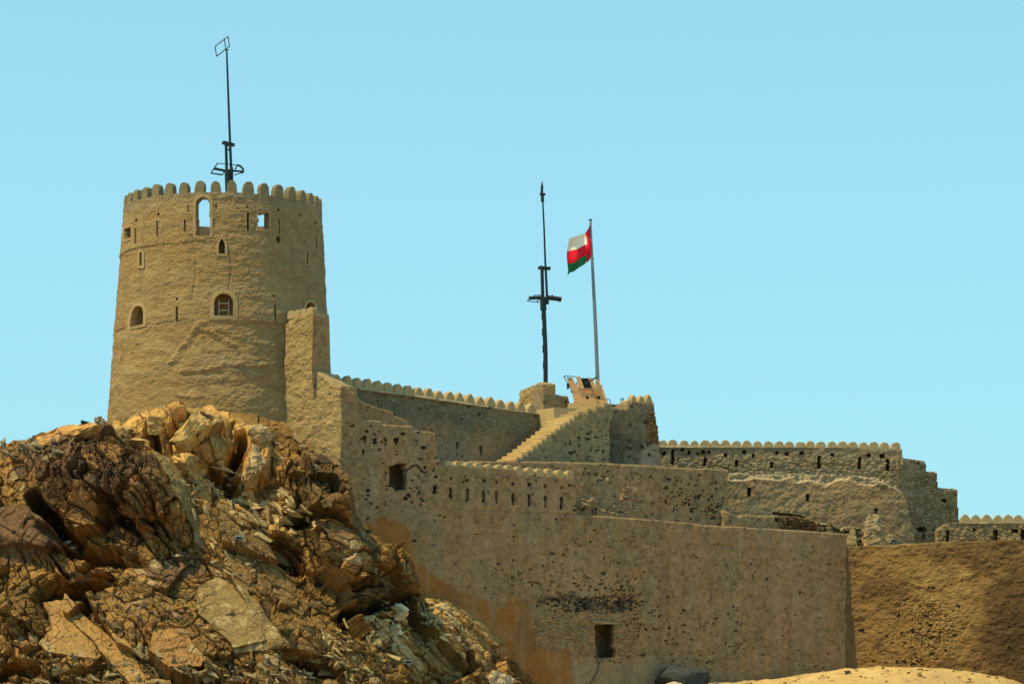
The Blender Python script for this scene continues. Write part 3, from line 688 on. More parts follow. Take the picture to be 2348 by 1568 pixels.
RUB = [(1222, 1425), (1300, 1395), (1330, 1380), (1480, 1385), (1470, 1450), (1430, 1520), (1300, 1495), (1222, 1485)]
def f_main(u, v, s, z):
    d, c = plaster(s, z, 30)
    # long horizontal building line and courses
    cr = cracks(s, z, 41, .02); d -= .05 * cr; c = mixc(c, (.17, .12, .08), cr * .6)
    ln = np.exp(-((v - (1168 + (u - 1050) * .04) - 4 * fbm(s * .7, s * 0, s=4)) / 2.2) ** 2) * ((u > 1040) & (u < 1600)); d -= .04 * ln; c = mixc(c, (.26, .16, .10), ln * .5)
    ln = np.exp(-((v - (1245 + (u - 1570) * .07) - 5 * fbm(s * .9, s * 0, s=6)) / 2.2) ** 2) * ((u > 1560) & (u < 1900)); d -= .05 * ln
    # rubble showing through around the doorway
    st, r1, r2 = stones(s, z, .42, .24, 12)
    ru = inpoly(u + 9 * fbm(s, z, s=71), v + 9 * fbm(s, z, s=72), RUB).astype(float)
    d += ru * (.07 * st - .09); c = mixc(c, (.33, .22, .10), ru * st * .5); c = mixc(c, (.18, .13, .07), ru * (1 - st) * .5); c = mixc(c, (.44, .25, .11), ru * (r1 > .8) * .6)
    dens = density(u, v, [(1350, 1385, 85, 20, 1.3), (1420, 1372, 50, 30, 1.1), (1290, 1378, 35, 9, 1.6), (1215, 1330, 60, 14, .55), (1165, 1325, 70, 22, .30), (1440, 1330, 60, 16, .5), (1090, 1290, 80, 30, .12), (1380, 1340, 120, 40, .35),
        (1550, 1440, 130, 45, .40), (1690, 1300, 200, 26, .16), (1650, 1400, 60, 14, .45), (1600, 1370, 120, 20, .22), (1560, 1500, 140, 30, .35), (1830, 1285, 120, 18, .3), (1700, 1480, 60, 20, .3),
        (870, 1150, 50, 80, .22), (960, 1130, 90, 40, .18), (860, 1010, 40, 30, .2), (1060, 1090, 160, 8, .22), (1000, 1080, 12, 50, .4), (1230, 1095, 60, 12, .3), (1215, 1120, 7, 60, .35), (1860, 1530, 60, 12, .5), (1320, 1130, 8, 60, .35), (1250, 1250, 200, 60, .06)], .028)
    dens = dens * np.where(u > 1480, .4, .85) * ss(-.35, .25, fbm(s * .8, z * 1.2, s=140) + dens * .6); pk = np.maximum(pock(s, z, .27, dens * .7, 101), pock(s, z, .45, dens * .6 - .10, 111)); pk = np.maximum(pk, pock(s, z, .75, dens * .6 - .34, 121, 1.9))
    pk = np.maximum(pk, pock(s, z, .17, dens * 1.5 + .012, 131))
    pits = np.maximum(rects(u, v, s, z, M_PITS, 1.4), 0)
    door = inpoly(u + .8 * vn(s * 4, z * 4, s=8), v + .8 * vn(s * 4, z * 4, s=9), [(1364, 1432), (1407, 1431), (1409, 1470), (1405, 1480), (1412, 1492), (1411, 1506), (1372, 1508), (1367, 1470)])
    bh = inpoly(u + 2.0 * fbm(s * 2, z * 2, s=8), v + 2.0 * fbm(s * 2, z * 2, s=9), BIGHOLE)
    ar = np.zeros(u.shape)
    for (p, q) in (((846, 925), (885, 900)), ((885, 900), (930, 862)), ((930, 862), (975, 857)), ((975, 857), (1025, 900)), ((1025, 900), (1045, 935)), ((1045, 935), (1090, 950))):
        (ax, ay), (bx, by) = Z5(*p), Z5(*q); L2 = (bx - ax) ** 2 + (by - ay) ** 2
        t = np.clip(((u - ax) * (bx - ax) + (v - ay) * (by - ay)) / L2, 0, 1); ar = np.maximum(ar, np.hypot(u - (ax + t * (bx - ax)), v - (ay + t * (by - ay)) + 1.2 * vn(s * 5, z * 5, s=6)) < 2.0)
    ou, ov = u + 7 * fbm(s * .9, z * .9, s=61, o=5, g=.65), v + 7 * fbm(s * .9, z * .9, s=62, o=5, g=.65)
    orange = sum(inpoly(ou + a, ov + b, ORANGE).astype(float) for a, b in ((0, 0), (3, 1), (-3, -1), (1, -3), (-1, 3), (5, -5), (-5, 5))) / 7
    band = ss(-.12, .12, fbm(s * 2.2, z * 5, s=171, o=4, g=.65) + .35 * (1 - ((u - 1350) / 105) ** 2) - ((v - 1384 + (u < 1320) * 8) / 26) ** 2 * .8); band = band * (np.abs(u - 1350) < 120)
    pk = pk * (1 - orange)
    c = mixc(c, (.33, .145, .036), orange); c = mixc(c, (.40, .22, .10), orange * ss(.05, .45, fbm(s * .5, z * .5, s=67)) * .4); c = mixc(c, (.24, .10, .035), orange * ss(.0, .4, fbm(s * .7, z * .5, s=68)) * .4)
    d = d + orange * .05
    tp = inpoly(u + 5 * fbm(s * .8, z * .8, s=63), v, [(1225, 1520), (1420, 1520), (1500, 1500), (1540, 1560), (1540, 1640), (1200, 1640)]).astype(float) * (1 - orange)
    c = mixc(c, (.34, .24, .13), tp * .8); pk = pk * (1 - .8 * tp)
    yl = np.exp(-((u - 1000) / 22) ** 2 - ((v - 1176) / 12) ** 2) + .6 * np.exp(-((u - 1600) / 25) ** 2 - ((v - 1480) / 20) ** 2) ; c = mixc(c, (.42, .27, .09), np.clip(yl * 1.1 - .2, 0, 1) * .75)
    run = (inpoly(u, v, [(1690, 1490), (1760, 1470), (1765, 1540), (1700, 1550)]) * ss(0, .5, vn(s * 3, z * .3, s=5))); c = mixc(c, (.40, .24, .09), run * .6)
    d = d - .10 * band; c = mixc(c, (.045, .045, .038), band * .85)
    d = d - .16 * pk - .85 * pits - 1.9 * door - (.55 + .35 * (u > 897)) * bh - .15 * ar
    c = mixc(c, DARK, pk * .75); c = mixc(c, (.07, .06, .045), pits); c = mixc(c, (.05, .04, .03), door.astype(float)); c = mixc(c, (.40, .22, .09), bh * 1.0); c = mixc(c, (.12, .09, .06), ar)  # pocks, pits and doorway: shade inside them put into the colour
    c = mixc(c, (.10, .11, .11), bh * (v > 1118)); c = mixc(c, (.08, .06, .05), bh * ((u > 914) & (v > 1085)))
    c = mixc(c, (.19, .13, .07), ss(.12, .4, fbm(s * 1.6, z * .14, s=301)) * ss(-.2, .3, fbm(s * .3, z * .3, s=302)) * .45); c = mixc(c, (.42, .30, .17), ss(.15, .45, fbm(s * 1.2, z * .2, s=305)) * .25)
    # upper end near the corner is a bit rougher
    d = d + (u < 830) * .05 * fbm(s * 2.5, z * 2.5, s=88)
    return d, c
MTOP = [(783, 884), (801, 890), (803, 893), (812, 900), (822, 925), (829, 960), (832, 963), (873, 964), (876, 971), (915, 974), (945, 975.5), (947, 985), (991, 989), (1000, 993), (1002, 1042), (1012, 1056), (1022, 1064), (1150, 1072), (1302, 1088), (1320, 1092), (1323, 1178),
        (1490, 1190), (1600, 1200), (1612, 1203), (1681, 1206), (1850, 1216), (1942, 1223)]
wm.build('wall', M_wall, r_, MTOP, 1690, 2.0, f_main, cell=.053, seed=11, topj=.035)
put_merlons(r_, wm, [1029.8 + 23.18 * k for k in range(13)], lambda u: 1066 + (u - 1022) * .085, 'round', .62, .60, .6, M_merl, 7, sink=.12, back=.30)
# lintel over the doorway
lin = MB(); s0, z0 = wm.hit(1357, 1428); s1, z1 = wm.hit(1417, 1431)
lin.prism([wm.pt(s0, z0, .02), wm.pt(s1, z1, .02), wm.pt(s1, z1 + .14, .02), wm.pt(s0, z0 + .14, .02)], (wm.n[0] * .1, wm.n[1] * .1, 0)); lin.build('lintel', M_wood, r_)

# ---- terrace wall behind the merlon parapet
wb = Wall(985, 229.3, 1668, 242.4, 1080, .05)
r_ = wall_thing('terrace_wall', wb, (15, 22), 'pitted terrace wall set back behind the row of small pointed merlons below the stairs')
def f_b(u, v, s, z):
    d, c = plaster(s, z, 130, 1.1)
    rg = ss(.0, .35, fbm(s * .5, z * .9, s=7, o=4)) * ss(1550, 1400, u) * ss(1085, 1100, v); st, r1, r2 = stones(s, z, .5, .22, 15)
    d += rg * (.16 * st + .10 * fbm(s * 2, z * 3, s=2)); c = mixc(c, (.40, .31, .19), rg * .5)
    dens = density(u, v, [(1370, 1085, 45, 14, .6), (1590, 1130, 70, 35, .5), (1500, 1160, 90, 20, .25), (1640, 1160, 30, 30, .6), (1460, 1100, 80, 20, .15)], .03)
    pk = np.maximum(pock(s, z, .30, dens, 201), pock(s, z, .48, dens * .6 - .08, 211)); pk = np.maximum(pk, pock(s, z, .17, dens, 221))
    return d - .18 * pk, mixc(c, DARK, pk * .75)
wb.build('wall', M_wall, r_, [(985, 1058), (1165, 1056), (1310, 1058), (1490, 1066), (1533, 1070.5), (1600, 1073), (1654, 1074.5), (1668, 1076)], 1260, .9, f_b, seed=21, topj=.045)

# ---- low ruined parapet on the terrace
wc = Wall(1660, float(main_Y(1660)) + 1.3, 1886, float(main_Y(1886)) + 1.2, 1190)
r_ = wall_thing('ruined_parapet', wc, (3, 18), 'low broken parapet with exposed brown rubble end on the terrace edge')
def f_c(u, v, s, z):
    d, c = plaster(s, z, 150, 1.4, TAN); bk = ss(1775, 1800, u + 12 * fbm(s, z, s=3)); st, r1, r2 = stones(s, z, .5, .25, 19)
    d += bk * (.25 * st - .3); c = mixc(c, (.17, .10, .05), bk * .85); pk = pock(s, z, .34, np.where(u > 1700, .35, .12), 231)
    return d - .25 * pk, mixc(c, DARK, pk * .8)
wc.build('wall', M_stone, r_, [(1660, 1170), (1670, 1171), (1694, 1184), (1700, 1180), (1760, 1182), (1828, 1184), (1848, 1187), (1866, 1191), (1874, 1203), (1886, 1209)], 1240, .9, f_c, seed=31, topj=.1)

# ---- upper curtain wall with pointed merlons
wu = Wall(772, 228.6, 1246, 243.4, 920, .0)
r_ = wall_thing('curtain_wall', wu, (8, 30), 'upper curtain wall with green grey stained band below twenty pointed merlons, between round tower and turret')
def f_u(u, v, s, z):
    d, c = plaster(s, z, 170)
    topv = 885 + (u - 790) * .14; below = v - topv
    bnd = ss(70, 46, below + 14 * fbm(s * .4, z * .4, s=5) - (u - 1000) * .04)
    c = mixc(c, (.165, .145, .085), bnd * (.85 + .25 * vn(s * 3, z * 3, s=8))); st, r1, r2 = stones(s, z, .3, .2, 29)
    d += bnd * .05 * st; c = mixc(c, (.28, .24, .14), bnd * (r1 > .82) * .6)
    c = mixc(c, (.24, .20, .12), ss(1090, 1180, u) * .5 * (1 + .3 * vn(s * 4, z * .5, s=3)))
    c = mixc(c, (.36, .235, .14), ss(70, 110, below) * ss(1180, 1120, u) * .6)
    p = rects(u, v, s, z, [zc(Z3, 2.24, 1030, 1044, 700, 762, 'v'), zc(Z3, 2.24, 1202, 1224, 730, 798, 'v')], .6)
    cop = ss(5.0, 3.2, below + 1.5 * fbm(s, s * 0, s=3)); d += .16 * cop; c = mixc(c, (.42, .34, .21), cop)
    pk = pock(s, z, .25, np.where(below < 9, .25, .02), 251)
    return d - .7 * p - .12 * pk, mixc(c, DARK, np.maximum(p, .6 * pk))
wu.build('wall', M_wall, r_, [(772, 880), (800, 885), (900, 899), (1000, 912), (1100, 929), (1200, 944), (1240, 949), (1246, 949)], 1120, .8, f_u, seed=41, topj=.03)
put_merlons(r_, wu, [778.5 + 23.36 * k for k in range(20)], lambda u: 880.5 + (u - 778) * .1475, 'point', .88, .82, .5, M_merl, 9, sink=.02, back=.36)

# ---- stair parapet between corner and upper curtain
wsx = Wall(800, 224.9, 940, 229.6, 920)
r_ = wall_thing('stair_parapet', wsx, (2, 28), 'sloping stepped parapet descending behind the ruined stepped wall top')
wsx.build('wall', M_wall, r_, [(800, 889), (806, 893), (825, 914), (835, 922), (870, 935), (903, 944.6), (904, 952), (920, 957), (934, 965), (940, 975)], 1000, .5, lambda u, v, s, z: plaster(s, z, 190), seed=51, topj=.03)

# ---- turret at the head of the upper curtain
tl = Wall(1192, 246.4, 1246, 243.5, 920); trr = Wall(1246.6, 243.5, 1310, 244.8, 920)
r_ = wall_thing('turret', tl, (5.5, 30), 'small square corner turret with sunlit stepped merlon side beside the stairs', 'turret')
tl.build('wall', M_tower, r_, [(1192, 902), (1203, 901), (1204, 893), (1214, 892), (1215, 886), (1226, 885), (1228, 882), (1245, 878), (1246, 880)], 990, 1.0, f_left, seed=61, topj=.04)
def f_tr(u, v, s, z):
    d, c = plaster(s, z, 210, 1.6, (.32, .25, .16)); dens = density(u, v, [(1290, 925, 18, 12, .7), (1265, 905, 12, 10, .2), (1270, 945, 30, 3, .6)], .03)
    pk = pock(s, z, .32, dens, 261); return d - .2 * pk, mixc(c, DARK, pk * .75)
trr.build('wall', M_stone, r_, [(1245.5, 880), (1250, 878), (1256, 884), (1258, 893), (1264, 896), (1272, 899), (1275, 905), (1301, 908), (1304, 912), (1305, 925), (1310, 930)], 1070, 1.2, f_tr, seed=63, topj=.05)
put_merlons(r_, tl, [1198, 1209, 1220, 1236], lambda u: 902 - (u - 1192) * .42, 'round', 1.15, .42, .9, M_merl, 12, sink=.1, back=.45)

# ---- block right of the stairs
wv = Wall(1394, 242.3, 1516, 245.6, 980, .0)
r_ = wall_thing('bastion_block', wv, (2, 26), 'dark stained bastion block with three merlons and an orange ragged right edge', 'bastion')
def f_v(u, v, s, z):
    d, c = plaster(s, z, 230, 1.6, (.26, .19, .105)); st, r1, r2 = stones(s, z, .45, .22, 33)
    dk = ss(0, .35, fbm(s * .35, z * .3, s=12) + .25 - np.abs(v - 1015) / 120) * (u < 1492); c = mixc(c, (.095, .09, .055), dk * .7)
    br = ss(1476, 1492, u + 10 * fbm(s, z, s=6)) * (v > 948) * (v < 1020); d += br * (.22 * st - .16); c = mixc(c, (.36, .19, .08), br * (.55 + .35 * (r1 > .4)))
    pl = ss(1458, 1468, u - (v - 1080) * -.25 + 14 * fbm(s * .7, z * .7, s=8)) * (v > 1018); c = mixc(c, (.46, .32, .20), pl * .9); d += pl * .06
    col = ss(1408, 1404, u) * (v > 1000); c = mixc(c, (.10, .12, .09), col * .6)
    pk = pock(s, z, .3, density(u, v, [(1402, 1030, 8, 40, .6), (1490, 990, 14, 50, .4), (1440, 1030, 50, 30, .2)], .05), 271)
    d += .10 * fbm(s * 2, z * 5, s=14) * (u > 1494)
    return d - .2 * pk, mixc(c, DARK, pk * .75)
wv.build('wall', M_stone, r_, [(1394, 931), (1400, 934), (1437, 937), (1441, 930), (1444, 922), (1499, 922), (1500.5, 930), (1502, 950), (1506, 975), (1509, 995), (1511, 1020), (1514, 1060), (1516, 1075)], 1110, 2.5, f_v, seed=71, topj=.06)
put_merlons(r_, wv, [1455.5, 1473, 1492.3], 926, 'point', .62, .84, .5, M_merl, 14, sink=.05, back=.35)
put_merlons(r_, wv, [1447], 922, 'point', .4, .4, .8, M_merl, 15, sink=.05, back=.6)

# ---- brick curtain on the right
we = Wall(1500, 255.2, 2068, 257.8, 1040, .0)
r_ = wall_thing('curtain_wall', we, (8, 25), 'rubble curtain wall with a long row of round topped merlons on the right skyline')
E_P = [zc(Z7, 3.612, x - w / 2, x + w / 2, a, b) for x, a, b, w in ((280, 315, 495, 34), (662, 430, 508, 28), (662, 398, 420, 14), (1040, 440, 520, 32), (1460, 468, 530, 32), (2028, 390, 540, 46))]
E_P += [zw(Z7, 3.612, *q) for q in ((168, 365, 48, 36), (125, 335, 20, 40), (385, 318, 42, 32), (468, 355, 26, 42), (573, 362, 22, 36), (640, 345, 38, 42), (710, 345, 36, 32), (910, 382, 30, 42), (1135, 348, 40, 42), (1232, 388, 22, 46), (1522, 355, 36, 36), (1640, 362, 42, 32), (1815, 362, 52, 26), (2188, 375, 36, 36))]
E_P += [zc(Z4, 3.855, 228, 275, 235, 385), zc(Z4, 3.855, 592, 632, 265, 410), zw(Z4, 3.855, 375, 215, 48, 38), zw(Z4, 3.855, 540, 222, 62, 48)]
def f_e(u, v, s, z):
    d, c = plaster(s, z, 250, 1.2, (.34, .25, .135)); st, r1, r2 = stones(s, z, .46, .27, 43)
    m_ = .45 + .55 * ss(1045, 1060, v); d += m_ * .10 * (st - .5) * (.4 + .6 * r2) + .05 * fbm(s * 2, z * 4, s=8); c = mixc(c, (.20, .155, .09), (1 - st) * m_ * .2); c = mixc(c, (.43, .33, .20), (r1 > .6) * .5)
    c = mixc(c, (.20, .19, .135), ss(1040, 1028, v + 6 * fbm(s, z, s=3)) * .6)
    p = rects(u, v, s, z, E_P, 1.3); cop = ss(1028.5, 1025.5, v); d += .14 * cop; c = mixc(c, (.45, .36, .22), cop * .8)
    return d - .8 * p, mixc(c, (.04, .035, .03), p)  # shade in the slits is painted dark
we.build('wall', M_stone, r_, [(1500, 1021), (1512, 1021.5), (1700, 1025), (2066, 1028), (2068, 1030)], 1130, 1.0, f_e, seed=81, topj=.05, cell=.07)
put_merlons(r_, we, [1520.3 + 24.32 * k for k in range(23)], lambda u: 1023.5 + (u - 1520) * .0085, 'round', .72, .66, .5, M_merl, 16, sink=.02, back=.38)

# ---- projecting lower wall below it
wdd = Wall(1640, 253.4, 2100, 255.6, 1150, .04)
r_ = wall_thing('revetment_wall', wdd, (6, 20), 'patchy smooth plastered revetment below the rubble curtain, with three small dark openings')
BND = [Z7(*p) for p in ((500, 690), (900, 690), (1100, 690), (1270, 660), (1560, 682), (1700, 652), (1760, 712), (1900, 692), (2120, 748), (2240, 682), (2320, 684))] + [Z4(*p) for p in ((150, 530), (240, 600), (420, 612), (520, 560), (700, 640), (820, 700))]
def f_d(u, v, s, z):
    d, c = plaster(s, z, 270, 1.3, (.31, .20, .10)); st, r1, r2 = stones(s, z, .5, .3, 53)
    bl = np.interp(u, [p[0] for p in BND], [p[1] for p in BND]) + 2.5 * fbm(s * 1.2, s * 0, s=5); up = ss(bl + 1, bl - 2, v)
    d += up * (.10 * st + .16 * fbm(s * 2, z * 3, s=3) - .10 - np.clip((bl - v) * .045, 0, .22)); c = mixc(c, (.44, .35, .21), up * .8)
    rg = ss(.0, .3, fbm(s * .35, z * .4, s=27)) * (u > 1780) * (1 - up); d += rg * .09 * fbm(s * 3, z * 3, s=9, g=.7) ; c = mixc(c, (.37, .26, .13), rg * .5); d += (1 - up) * .05 * fbm(s * 2.5, z * 2.5, s=77, g=.7)
    c = mixc(c, (.15, .165, .125), ss(-.1, .35, fbm(s * .5, z * .35, s=31)) * ss(1810, 1770, u) * .6)
    db = np.exp(-((u - 2035 + 10) / 18) ** 2 - ((v - 1108) / 10) ** 2); d += .1 * db * fbm(s * 4, z * 4, s=5) * 3; c = mixc(c, (.09, .08, .06), np.clip(db * 1.4 - .3, 0, 1) * (r1 > .3))
    p = rects(u, v, s, z, [zc(Z7, 3.612, 1170, 1213, 770, 870), zc(Z7, 3.612, 1872, 1908, 852, 930), zc(Z4, 3.855, 440, 482, 892, 958, 'v')], .7)
    p2 = inpoly(u, v + 2 * fbm(s, z, s=4), [Z7(1460, 1062), Z7(1640, 1078), Z7(1860, 1118), Z7(1860, 1130), Z7(1600, 1100), Z7(1470, 1085)])
    cop = up * ss(1.0, 3, v - 1086); dust = ss(5, 1.5, np.abs(v - bl + 0)) * .0
    return d - .7 * p - .3 * p2, mixc(mixc(c, (.04, .035, .03), p), (.14, .09, .05), p2.astype(float))  # openings coloured dark for the shade inside
def curve_d(S, Z_): return -.055 * np.maximum(S - wdd_s, 0) ** 2.0
wdd_s = float(wdd.hit(2030, 1150)[0])
wdd.build('wall', M_wall, r_, [(1640, 1083), (1700, 1084), (1800, 1085), (1900, 1086), (1990, 1090), (2030, 1097), (2055, 1110), (2070, 1126), (2082, 1150), (2092, 1195), (2100, 1245)], 1290, 1.2, f_d, seed=91, topj=.1, curve=curve_d)

# ---- stepped wall
wf = Wall(2058, 257.6, 2202, 262.6, 1130, .0)
r_ = wall_thing('stepped_wall', wf, (3, 22), 'rubble wall stepping down in three tall steps against the sky at the right')
def f_f(u, v, s, z):
    d, c = plaster(s, z, 290, 1.2, (.31, .225, .12)); st, r1, r2 = stones(s, z, .55, .3, 63); rr = ss(-.2, .3, fbm(s * .3, z * .3, s=5) + .15)
    d += rr * .11 * (st - .5) + .06 * fbm(s * 2, z * 2, s=8); c = mixc(c, (.17, .13, .08), (1 - st) * rr * .25); c = mixc(c, (.43, .33, .20), (r1 > .65) * .5)
    p = rects(u, v, s, z, [zw(Z4, 3.855, 1335, 800, 64, 44, 'o'), zw(Z4, 3.855, 1040, 1158, 112, 64, 'o'), zc(Z4, 3.855, 1055, 1088, 1210, 1300), zw(Z4, 3.855, 1195, 1172, 32, 28, 'o'), zw(Z4, 3.855, 990, 320, 40, 20, 'o'), zw(Z4, 3.855, 1470, 720, 30, 22, 'o')], 1.2)
    return d - .7 * p, mixc(c, (.04, .035, .03), p)  # hole shade painted into the colour
wf.build('wall', M_stone, r_, [(2058, 1048), (2070, 1050), (2121, 1056.5), (2122.5, 1079), (2148, 1082), (2150, 1117), (2194, 1121), (2197, 1182), (2202, 1200)], 1290, 1.5, f_f, seed=95, topj=.05)

# ---- far right low wall with pointed merlons
wg = Wall(2150, 256.6, 2480, 257.4, 1200, .0)
r_ = wall_thing('parapet_wall', wg, (4, 20), 'low wall with pointed merlons above the curved bastion at the right edge')
def f_g(u, v, s, z):
    d, c = plaster(s, z, 310, 1.4, (.32, .235, .12)); st, r1, r2 = stones(s, z, .6, .32, 73); d += .08 * (st - .5)
    p = rects(u, v, s, z, [zc(Z4, 3.855, 1355, 1392, 1170, 1305), zw(Z4, 3.855, 1712, 1170, 34, 30, 'o'), zc(Z4, 3.855, 1958, 2012, 1168, 1305), zw(Z4, 3.855, 2230, 1180, 72, 46), zc(Z4, 3.855, 2305, 2352, 1165, 1305), zw(Z4, 3.855, 1680, 1308, 80, 24, 'o')], 1.0)
    cop = ss(1202, 1199, v); d += .15 * cop; c = mixc(c, (.45, .36, .22), cop * .8)
    return d - .8 * p, mixc(c, (.04, .035, .03), p)  # slit shade put into the colour
wg.build('wall', M_stone, r_, [(2150, 1214), (2160, 1205), (2172, 1198), (2480, 1197.5)], 1290, 1.0, f_g, seed=97, topj=.05)
put_merlons(r_, wg, [2215.3 + 24.5 * k for k in range(10)], 1197.5, 'point', .84, .80, .55, M_merl, 18, sink=.02, back=.4)

# ---- big curved bastion at the right
wh = Wall(1936, float(main_Y(1942)) + .3, 2560, 239.6, 1300, .03)
r_ = wall_thing('round_bastion', wh, (8, 15), 'broad curved ochre bastion wall with rough pitted render at the right edge', 'bastion')
def f_h(u, v, s, z):
    lf = fbm(s * .25, z * .25, s=401, o=4); mf = fbm(s * 1.1, z * 1.6, s=402, o=4, g=.65); hf = fbm(s * 4, z * 5, s=403, o=3, g=.7)
    c = np.empty(s.shape + (3,)); c[:] = (.26, .155, .056)
    c = mixc(c, (.10, .058, .024), ss(.0, .28, lf + .25 * mf) * .8); c = mixc(c, (.36, .24, .09), ss(.1, .5, -lf) * .5)
    c = mixc(c, (.19, .125, .06), ss(1990, 1950, u + 14 * fbm(s * .6, z * .4, s=4)) * .55)
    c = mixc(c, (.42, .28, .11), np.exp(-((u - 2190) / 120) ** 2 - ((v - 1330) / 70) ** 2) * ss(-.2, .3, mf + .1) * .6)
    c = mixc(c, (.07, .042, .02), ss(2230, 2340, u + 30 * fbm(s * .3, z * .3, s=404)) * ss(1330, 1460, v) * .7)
    d = .14 * lf + .15 * mf + .06 * hf
    st, r1, r2 = stones(s, z, .36, .24, 83); rg = np.clip(1.3 * np.exp(-((u - 2130 - (v - 1430) * .35) / 75) ** 2 - ((v - 1430) / 75) ** 2), 0, 1) * ss(-.3, .2, mf + .1)
    d += rg * .09 * (st - .4); c = mixc(c, (.42, .26, .09), rg * st * .55); c = mixc(c, (.12, .085, .045), rg * (1 - st) * .6)
    pk = np.maximum(pock(s, z, .22, density(u, v, [(2130, 1440, 90, 75, .38), (2080, 1515, 60, 12, .7), (2060, 1390, 60, 40, .2)], .01), 281), pock(s, z, .32, density(u, v, [(2140, 1480, 90, 50, .25), (2085, 1520, 60, 8, .6)], .0), 283))
    return d - .16 * pk, mixc(c, (.05, .055, .05), pk * .75)  # shade in the pocks painted dark
def curve_h(S, Z_): return 1.1 * np.sin(np.clip(S / 24, 0, 1) * math.pi)
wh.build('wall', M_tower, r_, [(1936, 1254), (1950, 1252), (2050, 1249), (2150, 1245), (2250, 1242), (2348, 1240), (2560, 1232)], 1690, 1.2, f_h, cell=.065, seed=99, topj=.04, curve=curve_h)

# ---- broken pillars between bastion and revetment
def stub(px0, px1, v0, v1, Y, col, label, seed, name='ruined_pillar'):
    a = P(px0, v1, Y); b = P(px1, v1, Y); h = float(P(px0, v0, Y)[2] - a[2]); w = float(b[0] - a[0]); n, m = 22, 14
    V, cols, Fc = [], [], []
    Tt, Kk = np.meshgrid(np.linspace(0, 2 * math.pi, n + 1)[:-1] , np.linspace(0, 1, m))
    sq = 1 / np.maximum(np.abs(np.cos(Tt)) ** 4 + np.abs(np.sin(Tt)) ** 4, .2) ** .25
    R = w / 2 * sq * np.where(Kk > .9, .8, 1 - .06 * Kk)
    X = (a[0] + b[0]) / 2 + R * np.cos(Tt); Yy = Y + .9 + R * np.sin(Tt) * .9; Zz = a[2] + h * Kk
    dd = .34 * fbm(X * 1.3, Yy * 1.3, Zz * 2.0, seed, 5, .65) - .25 * Kk * ss(0, 1, fbm(X, Zz, s=seed + 1) + .5); X = X + dd * np.cos(Tt); Yy = Yy + dd * np.sin(Tt); Zz = Zz + (Kk > .7) * .8 * fbm(X * 1.1, Yy * 1.1, s=seed)
    V = np.stack([X, Yy, Zz], -1).reshape(-1, 3); c = np.empty(X.shape + (3,)); c[:] = col; c = mixc(c, (.2, .14, .07), ss(0, .4, fbm(X * 2, Zz * 2, Yy, seed + 3)) * .6)
    for j in range(m - 1):
        for i in range(n): Fc.append((j * n + i, j * n + (i + 1) % n, (j + 1) * n + (i + 1) % n, (j + 1) * n + i))
    Fc.append(tuple((m - 1) * n + i for i in range(n)))
    o = obj(name, V, Fc, M_stone, None, c.reshape(-1, 3)); return tag(o, label, 'pillar stump')
stub(1945, 1968, 1210, 1262, 249.0, (.45, .32, .14), 'narrow ochre pillar stump at the end of the big curtain wall', 5)
stub(1984, 2026, 1178, 1225, 251.5, (.42, .32, .18), 'rounded rubble stump standing highest against the revetment', 6)
stub(1980, 2026, 1208, 1262, 249.4, (.50, .35, .17), 'broad ochre pillar stump in front of the taller rubble one', 7)
stub(2034, 2056, 1216, 1262, 249.8, (.40, .29, .16), 'small broken stump next to the floodlight on the bastion top', 8)
# low backing wall behind the gap at the end of the terrace
wk = Wall(1870, 250.6, 2000, 252.0, 1220)
r_ = wall_thing('rubble_wall', wk, (2, 16), 'dark brown crumbled bit of wall in the gap left of the pillar stumps')
def f_k(u, v, s, z):
    d, c = plaster(s, z, 330, 2, (.20, .135, .07)); st, r1, r2 = stones(s, z, .6, .35, 93); return d + .3 * st, mixc(c, (.42, .30, .15), (r1 > .5) * .6)
wk.build('wall', M_stone, r_, [(1870, 1196), (1885, 1200), (1900, 1199), (1915, 1206), (1940, 1208), (2000, 1208)], 1270, .6, f_k, seed=98, topj=.15)

